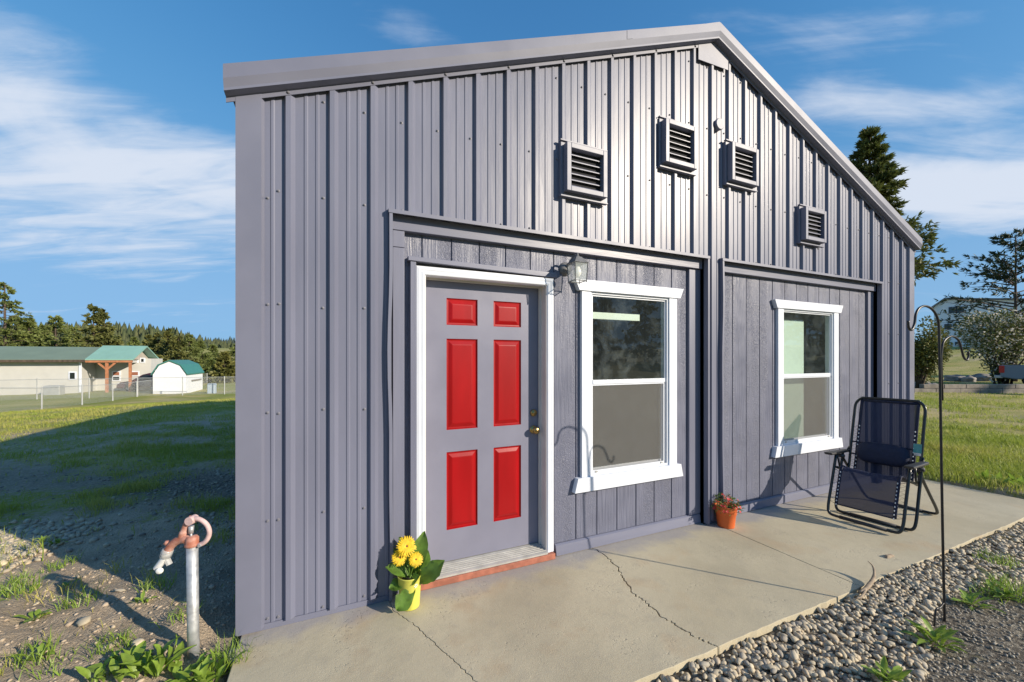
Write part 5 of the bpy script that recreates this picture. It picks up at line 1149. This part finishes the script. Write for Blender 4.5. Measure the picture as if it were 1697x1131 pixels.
def wheel(parent, c, r, w, org, ax):
    n = 18; mb = MB(); A = np.array(ax, float); u = np.array([0, 0, 1.0]); v = np.cross(A, u); V = []
    for rr, o in ((r * .62, w / 2), (r * .95, w / 2), (r, w * .3), (r, -w * .3), (r * .95, -w / 2), (r * .62, -w / 2)):
        for k in range(n): t = 6.2832 * k / n; V.append(np.array(c) + A * o + (u * math.cos(t) + v * math.sin(t)) * rr)
    F = [(i * n + k, i * n + (k + 1) % n, ((i + 1) % 6) * n + (k + 1) % n, ((i + 1) % 6) * n + k) for i in range(6) for k in range(n)]
    t_ = mb.add(V, F).build('wheel', 'tyre', parent, org, smooth=True)
    V = [np.array(c) + A * w * .35] + [np.array(c) + A * w * .42 + (u * math.cos(6.2832 * k / n) + v * math.sin(6.2832 * k / n)) * r * .62 for k in range(n)] + [np.array(c) - A * w * .35] + [np.array(c) - A * w * .42 + (u * math.cos(6.2832 * k / n) + v * math.sin(6.2832 * k / n)) * r * .62 for k in range(n)]
    MB().add(V, [(0, k + 1, (k + 1) % n + 1) for k in range(n)] + [(n + 1, n + 2 + (k + 1) % n, n + 2 + k) for k in range(n)]).build('rim', 'rim', t_, org)
def shell(parent, name, prof, hw, tuck, m, org, E1, E2):     # side outline widened to a body that narrows towards the top
    n = len(prof); V = []; zt = max(p[1] for p in prof); zb = min(p[1] for p in prof)
    for f, s in ((1.0, -1), (.97, -1.0), (.97, 1.0), (1.0, 1)):
        pass
    for s in (-1, 1):
        for x, z in prof: w = hw - tuck * max(0, (z - zb) / (zt - zb)) ** 2; V.append(np.array(org) + E1 * x + E2 * s * w + np.array([0, 0, z]))
    F = [tuple(range(n)), tuple(range(2 * n - 1, n - 1, -1))] + [(i, i + n, (i + 1) % n + n, (i + 1) % n) for i in range(n)]
    return MB().add(V, F).build(name, m, parent, org, bevel=.05)
# van: nose to the left
vo = np.array([-17.2, 46.3, -1.45]); E1, E2 = np.array([1.0, .1, 0]), np.array([-.1, 1.0, 0])
van = thing('parked_van', tuple(vo), 'dark maroon van parked between the porch post and the white shed', 'van')
shell(van, 'body', [(0, .30), (.02, .62), (.25, .82), (1.0, .95), (4.75, .98), (4.85, .6), (4.8, .30)], .90, .06, 'car_maroon', vo, E1, E2)
shell(van, 'cabin', [(.95, .93), (1.75, 1.50), (2.2, 1.64), (4.3, 1.66), (4.7, 1.0), (4.72, .93)], .82, .18, 'car_maroon', vo, E1, E2)
for x0, x1, x2, x3 in ((1.35, 2.25, 2.25, 1.85), (2.35, 3.2, 3.2, 2.35), (3.3, 4.35, 4.2, 3.3)):
    V = [vo + E1 * x + E2 * (-(.82 - .18 * ((z - .93) / .73) ** 2) - .012) + np.array([0, 0, z]) for x, z in ((x0, 1.02), (x1, 1.02), (x2, 1.50), (x3, 1.50))]
    MB().add(V, [(0, 1, 2, 3)]).build('side_window', 'car_glass', van, vo)
for x in (.85, 3.85):
    for s in (-1, 1): wheel(van, vo + E1 * x + E2 * s * .82 + np.array([0, 0, .32]), .33, .22, vo, E2 * s)
for s in (-1, 1): MB().hexa([vo + E1 * .01 + E2 * (s * .62 - .16) + np.array([0, 0, .60]), vo + E1 * .10 + E2 * (s * .62 + .16) + np.array([0, 0, .60]), vo + E1 * .3 + E2 * (s * .62 + .16) + np.array([0, 0, .62]), vo + E1 * .2 + E2 * (s * .62 - .16) + np.array([0, 0, .62])], [vo + E1 * .04 + E2 * (s * .62 - .16) + np.array([0, 0, .74]), vo + E1 * .12 + E2 * (s * .62 + .16) + np.array([0, 0, .74]), vo + E1 * .3 + E2 * (s * .62 + .16) + np.array([0, 0, .78]), vo + E1 * .2 + E2 * (s * .62 - .16) + np.array([0, 0, .78])]).build('headlight', 'head_lamp', van, vo)

# ------------------------------------------------------------------ wire fences
def fence(label, pts, h, posts, veil, group):
    f0 = pts[0]; t_ = thing('chain_link_fence', f0, label, 'fence', group); n = posts
    A = np.array(pts[0]); B = np.array(pts[1]); P = [A + (B - A) * i / (n - 1) for i in range(n)]
    for p in P: p[2] = gz(p)
    for i, p in enumerate(P):
        MB().tube([(p[0], p[1], p[2] - .2), (p[0], p[1], p[2] + h + .02)], .036, 8).lathe([(.042, 0), (.042, .03), (.02, .06), (.0001, .065)], (p[0], p[1], p[2] + h + .01), 8).build('post', 'fence_steel', t_, f0)
    for a, b in zip(P[:-1], P[1:]):
        MB().tube([(a[0], a[1], a[2] + h), (b[0], b[1], b[2] + h)], .020, 6).build('rail', 'fence_steel', t_, f0)
        MB().add([(a[0], a[1], a[2] + .03), (b[0], b[1], b[2] + .03), (b[0], b[1], b[2] + h), (a[0], a[1], a[2] + h)], [(0, 1, 2, 3)]).build('wire_mesh', veil, t_, f0)
fence('near chain link fence with round steel posts along the edge of the lawn', [(-14.0, 20.5, 0), (-13.2, 62, 0)], 1.2, 12, 'chain_link_y', None)
fence('farther chain link fence running across in front of the barn and shed', [(-34, 39.5, 0), (-2, 39.5, 0)], 1.5, 12, 'chain_link_x', None)
q = wl(85, 640, 43.5); tag(MB().box(q[0] - .5, q[0] + .5, 43.5, 44.3, gz(q) - .1, gz(q) + .75).build('utility_cabinet', 'fence_steel', None, bevel=.05), 'grey utility box in front of the beige barn wall', 'utility box')
q = wl(350, 650, 40.8); tag(MB().box(q[0] - .3, q[0] + .3, 40.8, 41.3, gz(q) - .1, gz(q) + .85).build('storage_bin', 'box_blue', None, bevel=.05), 'pale blue bin standing right of the white shed', 'bin')
p = dp(393, 668, 33); 

# ------------------------------------------------------------------ right side: house, truck, timber edging, rocks
ho = np.array([92.0, 20.0, float(ground_z(92, 25)) - .3]); hs = thing('white_house', tuple(ho), 'white two storey house on the slope behind the pine', 'house')
zb_ = ho[2]; hx = 92.0
MB().prism_x([(29.4, zb_), (29.4, 10.1), (28.0, 11.2), (18.5, 9.8), (18.5, zb_)], hx, hx + 11).build('wall', 'house_white', hs, tuple(ho))
MB().prism_x([(29.8, 10.0), (28.0, 11.45), (18.0, 10.0), (18.0, 9.8), (28.0, 11.22), (29.7, 9.85)], hx - .4, hx + 11.5).build('roof', 'house_roof', hs, tuple(ho))
def side_window(px0, py0, px1, py1):
    def onx(px, py): d = ray(px, py); return CAM + d * ((hx - CAM[0]) / d[0])
    a, b = onx(px0, py0), onx(px1, py1); w = MB().box(hx - .08, hx + .02, b[1] - .12, a[1] + .12, b[2] - .12, a[2] + .12).build('window', 'white_paint', hs, tuple(ho)); MB().box(hx - .12, hx - .07, b[1], a[1], b[2], a[2]).build('pane', 'window_dark', w, tuple(ho))
for q in ((1572.5, 509.5, 1585, 519), (1586, 509, 1598.5, 518.5), (1565.5, 537.5, 1571, 546), (1572, 537.5, 1577.5, 546), (1583, 567, 1590, 573)): side_window(*q)
a = gd(1560, 651); b = gd(1760, 651); e = (b - a) / np.linalg.norm(b - a); nrm = np.array([-e[1], e[0], 0])
edg = thing('timber_edging', tuple(a), 'low weathered timber retaining edge across the back of the right lawn', 'edging'); L_ = np.linalg.norm(b - a); rg3 = random.Random(3)
for row in range(2):
    s = -1.2 + row * .45
    while s < L_:
        w = rg3.uniform(.9, 1.25); z0 = .0 + row * .19 + gz(a) * 0; p0 = a + e * s + nrm * (.02 * row + rg3.uniform(0, .02)); p1 = a + e * (s + w - .02) + nrm * (.02 * row + rg3.uniform(0, .02))
        MB().hexa([p0 + (0, 0, z0 - .1 * (row == 0)), p1 + (0, 0, z0 - .1 * (row == 0)), p1 + nrm * .22 + (0, 0, z0 - .1 * (row == 0)), p0 + nrm * .22 + (0, 0, z0 - .1 * (row == 0))], [p0 + (0, 0, z0 + .178), p1 + (0, 0, z0 + .178), p1 + nrm * .22 + (0, 0, z0 + .178), p0 + nrm * .22 + (0, 0, z0 + .178)]).build('timber', 'tie_wood', edg, tuple(a), bevel=.015)
        s += w
for i, (px, py, s, lb) in enumerate(((1516, 640, .45, 'leftmost dark boulder at the foot of the yellow green bush'), (1530, 642, .5, 'second boulder from the cottage corner below the bush'), (1542, 640, .38, 'third boulder from the cottage corner below the bush'), (1553, 645, .4, 'boulder just left of the timber edging'), (1583, 628, .55, 'dark boulder behind the timber edging, left one'), (1605, 629, .5, 'dark boulder behind the timber edging, middle one'), (1630, 628, .6, 'dark boulder behind the timber edging nearest the truck'))):
    q = gd(px, py + 3); v0, f0 = ico(3); rg_ = np.random.RandomState(i); nn = v0 * (1 + .22 * (np.sin(v0[:, :1] * 3 + i) * np.cos(v0[:, 1:2] * 4 + i * 2) + .5 * np.sin(v0[:, 2:] * 7 + i)))
    o = np_mesh('boulder', nn * np.array([s, s * .8, s * .6]), f0, 'rock'); o.location = (q[0], q[1], gz(q) + s * .25); o.rotation_euler = (0, 0, i * 1.3); tag(o, lb, 'boulder', 'boulders behind the right lawn')
# pickup: tail towards the left
to_ = gd(1658, 641); to_[2] = gz(to_); E1 = (RT - 1.2 * FW) / 1.562; E2 = (FW + 1.2 * RT) / 1.562; to_ = to_ + E2 * 1.0
trk = thing('pickup_truck', tuple(to_), 'silver grey pickup truck parked tail first under the pine', 'truck')
shell(trk, 'body', [(0, .55), (-.02, 1.22), (2.0, 1.24), (5.3, 1.15), (5.45, .8), (5.4, .45), (.5, .45)], .95, .05, 'truck_grey', to_, E1, E2)
shell(trk, 'cab', [(1.95, 1.2), (2.05, 1.85), (3.4, 1.88), (4.2, 1.2)], .85, .12, 'truck_grey', to_, E1, E2)
V = [to_ + E1 * x + E2 * (-.86) + np.array([0, 0, z]) for x, z in ((2.2, 1.28), (3.9, 1.28), (3.35, 1.78), (2.25, 1.78))]; MB().add(V, [(0, 1, 2, 3)]).build('side_window', 'car_glass', trk, tuple(to_))
for s in (-1, 1):
    MB().hexa([to_ + E1 * (-.05) + E2 * (s * .84 - .13) + (0, 0, .80), to_ + E1 * .14 + E2 * (s * .84 - .13) + (0, 0, .80), to_ + E1 * .14 + E2 * (s * .84 + .13) + (0, 0, .80), to_ + E1 * (-.05) + E2 * (s * .84 + .13) + (0, 0, .80)], [to_ + E1 * (-.05) + E2 * (s * .84 - .13) + (0, 0, 1.18), to_ + E1 * .14 + E2 * (s * .84 - .13) + (0, 0, 1.18), to_ + E1 * .14 + E2 * (s * .84 + .13) + (0, 0, 1.18), to_ + E1 * (-.05) + E2 * (s * .84 + .13) + (0, 0, 1.18)]).build('tail_light', 'tail_red', trk, tuple(to_))
    for x in (1.15, 4.45): wheel(trk, to_ + E1 * x + E2 * s * .88 + np.array([0, 0, .39]), .39, .25, to_, E2 * s)
MB().hexa([to_ + E1 * (-.22) + E2 * (-.9) + (0, 0, .50), to_ + E1 * .1 + E2 * (-.9) + (0, 0, .50), to_ + E1 * .1 + E2 * .9 + (0, 0, .50), to_ + E1 * (-.22) + E2 * .9 + (0, 0, .50)], [to_ + E1 * (-.22) + E2 * (-.9) + (0, 0, .66), to_ + E1 * .1 + E2 * (-.9) + (0, 0, .66), to_ + E1 * .1 + E2 * .9 + (0, 0, .66), to_ + E1 * (-.22) + E2 * .9 + (0, 0, .66)]).build('bumper', 'rim', trk, tuple(to_), bevel=.02)

# ------------------------------------------------------------------ hills and far wood
def ridge(name, Z, tops, m, depth):
    pxs = [t[0] for t in tops]; xs_ = np.linspace(pxs[0], pxs[-1], 120); V = []; F = []
    for x in xs_:
        py = np.interp(x, pxs, [t[1] for t in tops]) + float(fbm(np.array(x), np.array(0.), 30, Z % 7, 4)) * 3
        for f in np.linspace(0, 1, 8):
            p = dp(x, HY, Z + depth * f); p[2] = -6 + (CAM[2] + (HY - py) / FPX * (Z + depth) + 6) * (f ** .8); V.append(p)
    for i in range(119):
        for k in range(7): F.append((i * 8 + k, (i + 1) * 8 + k, (i + 1) * 8 + k + 1, i * 8 + k + 1))
    return struct(np_mesh(name, np.array(V), np.array(F), m, smooth=True)), np.array(V).reshape(120, 8, 3)
mat('hill_wood', (0.05, 0.07, 0.026), 0.9, vscale=.05, col2=(0.10, 0.105, 0.038)); mat('hill_grass', (0.16, 0.155, 0.055), 0.9, vscale=.03, col2=(0.10, 0.12, 0.04)); mat('hill_far_haze', (0.050, 0.072, 0.062), 0.9, 0.15, .02)  # far ridge colour has the blue of distance haze put in
h1, v1 = ridge('hill', 260, [(-700, 560), (-200, 556), (0, 556), (130, 552), (190, 553), (230, 555), (280, 560), (330, 573), (400, 588), (600, 590)], 'hill_grass', 120)
h2, v2 = ridge('hill', 700, [(-900, 566), (0, 566), (300, 570), (345, 567), (400, 566), (500, 563), (700, 572), (1300, 575), (1700, 572), (2600, 570)], 'hill_far_haze', 250)
def wood(name, Vg, n, h, m, seed, label, rows=(0, 8), mask=None):
    rg_ = np.random.RandomState(seed); i = rg_.uniform(0, 118, n); k = rg_.uniform(rows[0], rows[1] - 1.01, n); i0 = i.astype(int); k0 = k.astype(int); fi, fk = (i - i0)[:, None], (k - k0)[:, None]
    P = (Vg[i0, k0] * (1 - fi) + Vg[i0 + 1, k0] * fi) * (1 - fk) + (Vg[i0, k0 + 1] * (1 - fi) + Vg[i0 + 1, k0 + 1] * fi) * fk
    if mask is not None: P = P[mask(P, rg_)]
    n = len(P); H_ = h * rg_.uniform(.5, 1.15, n); r_ = H_ * rg_.uniform(.16, .26, n); V = []; F = []
    ns = 6; a = np.arange(ns) * 2 * math.pi / ns
    V = np.zeros((n, ns * 2 + 1, 3)); 
    for q in range(ns):
        j = rg_.uniform(.7, 1.3, n)
        V[:, q] = P + np.stack([np.cos(a[q]) * r_ * j, np.sin(a[q]) * r_ * j, H_ * .06], -1); V[:, ns + q] = P + np.stack([np.cos(a[q] + .5) * r_ * .55 * j, np.sin(a[q] + .5) * r_ * .55 * j, H_ * .55], -1)
    V[:, -1] = P + np.stack([np.zeros(n), np.zeros(n), H_], -1)
    f = []
    for q in range(ns): r2 = (q + 1) % ns; f += [(q, r2, ns + r2), (q, ns + r2, ns + q), (ns + q, ns + r2, 2 * ns)]
    F = (np.array(f)[None] + (np.arange(n) * (2 * ns + 1))[:, None, None]).reshape(-1, 3)
    return stuff(tag(np_mesh(name, V.reshape(-1, 3), F, m), label, 'forest'))
wood('hill_forest', v1, 5200, 11, 'hill_wood', 5, 'conifer wood covering the near hillside behind the barn', (0, 8), lambda P, g_: (g_.rand(len(P)) < .96) & ((fbm(P[:, 0], P[:, 1], 60, 3, 3) > -.30) | (P[:, 2] < 8)))
wood('ridge_forest', v2, 5200, 13, 'hill_far_haze', 6, 'dark conifer wood on the far ridge against the sky', (2, 8))
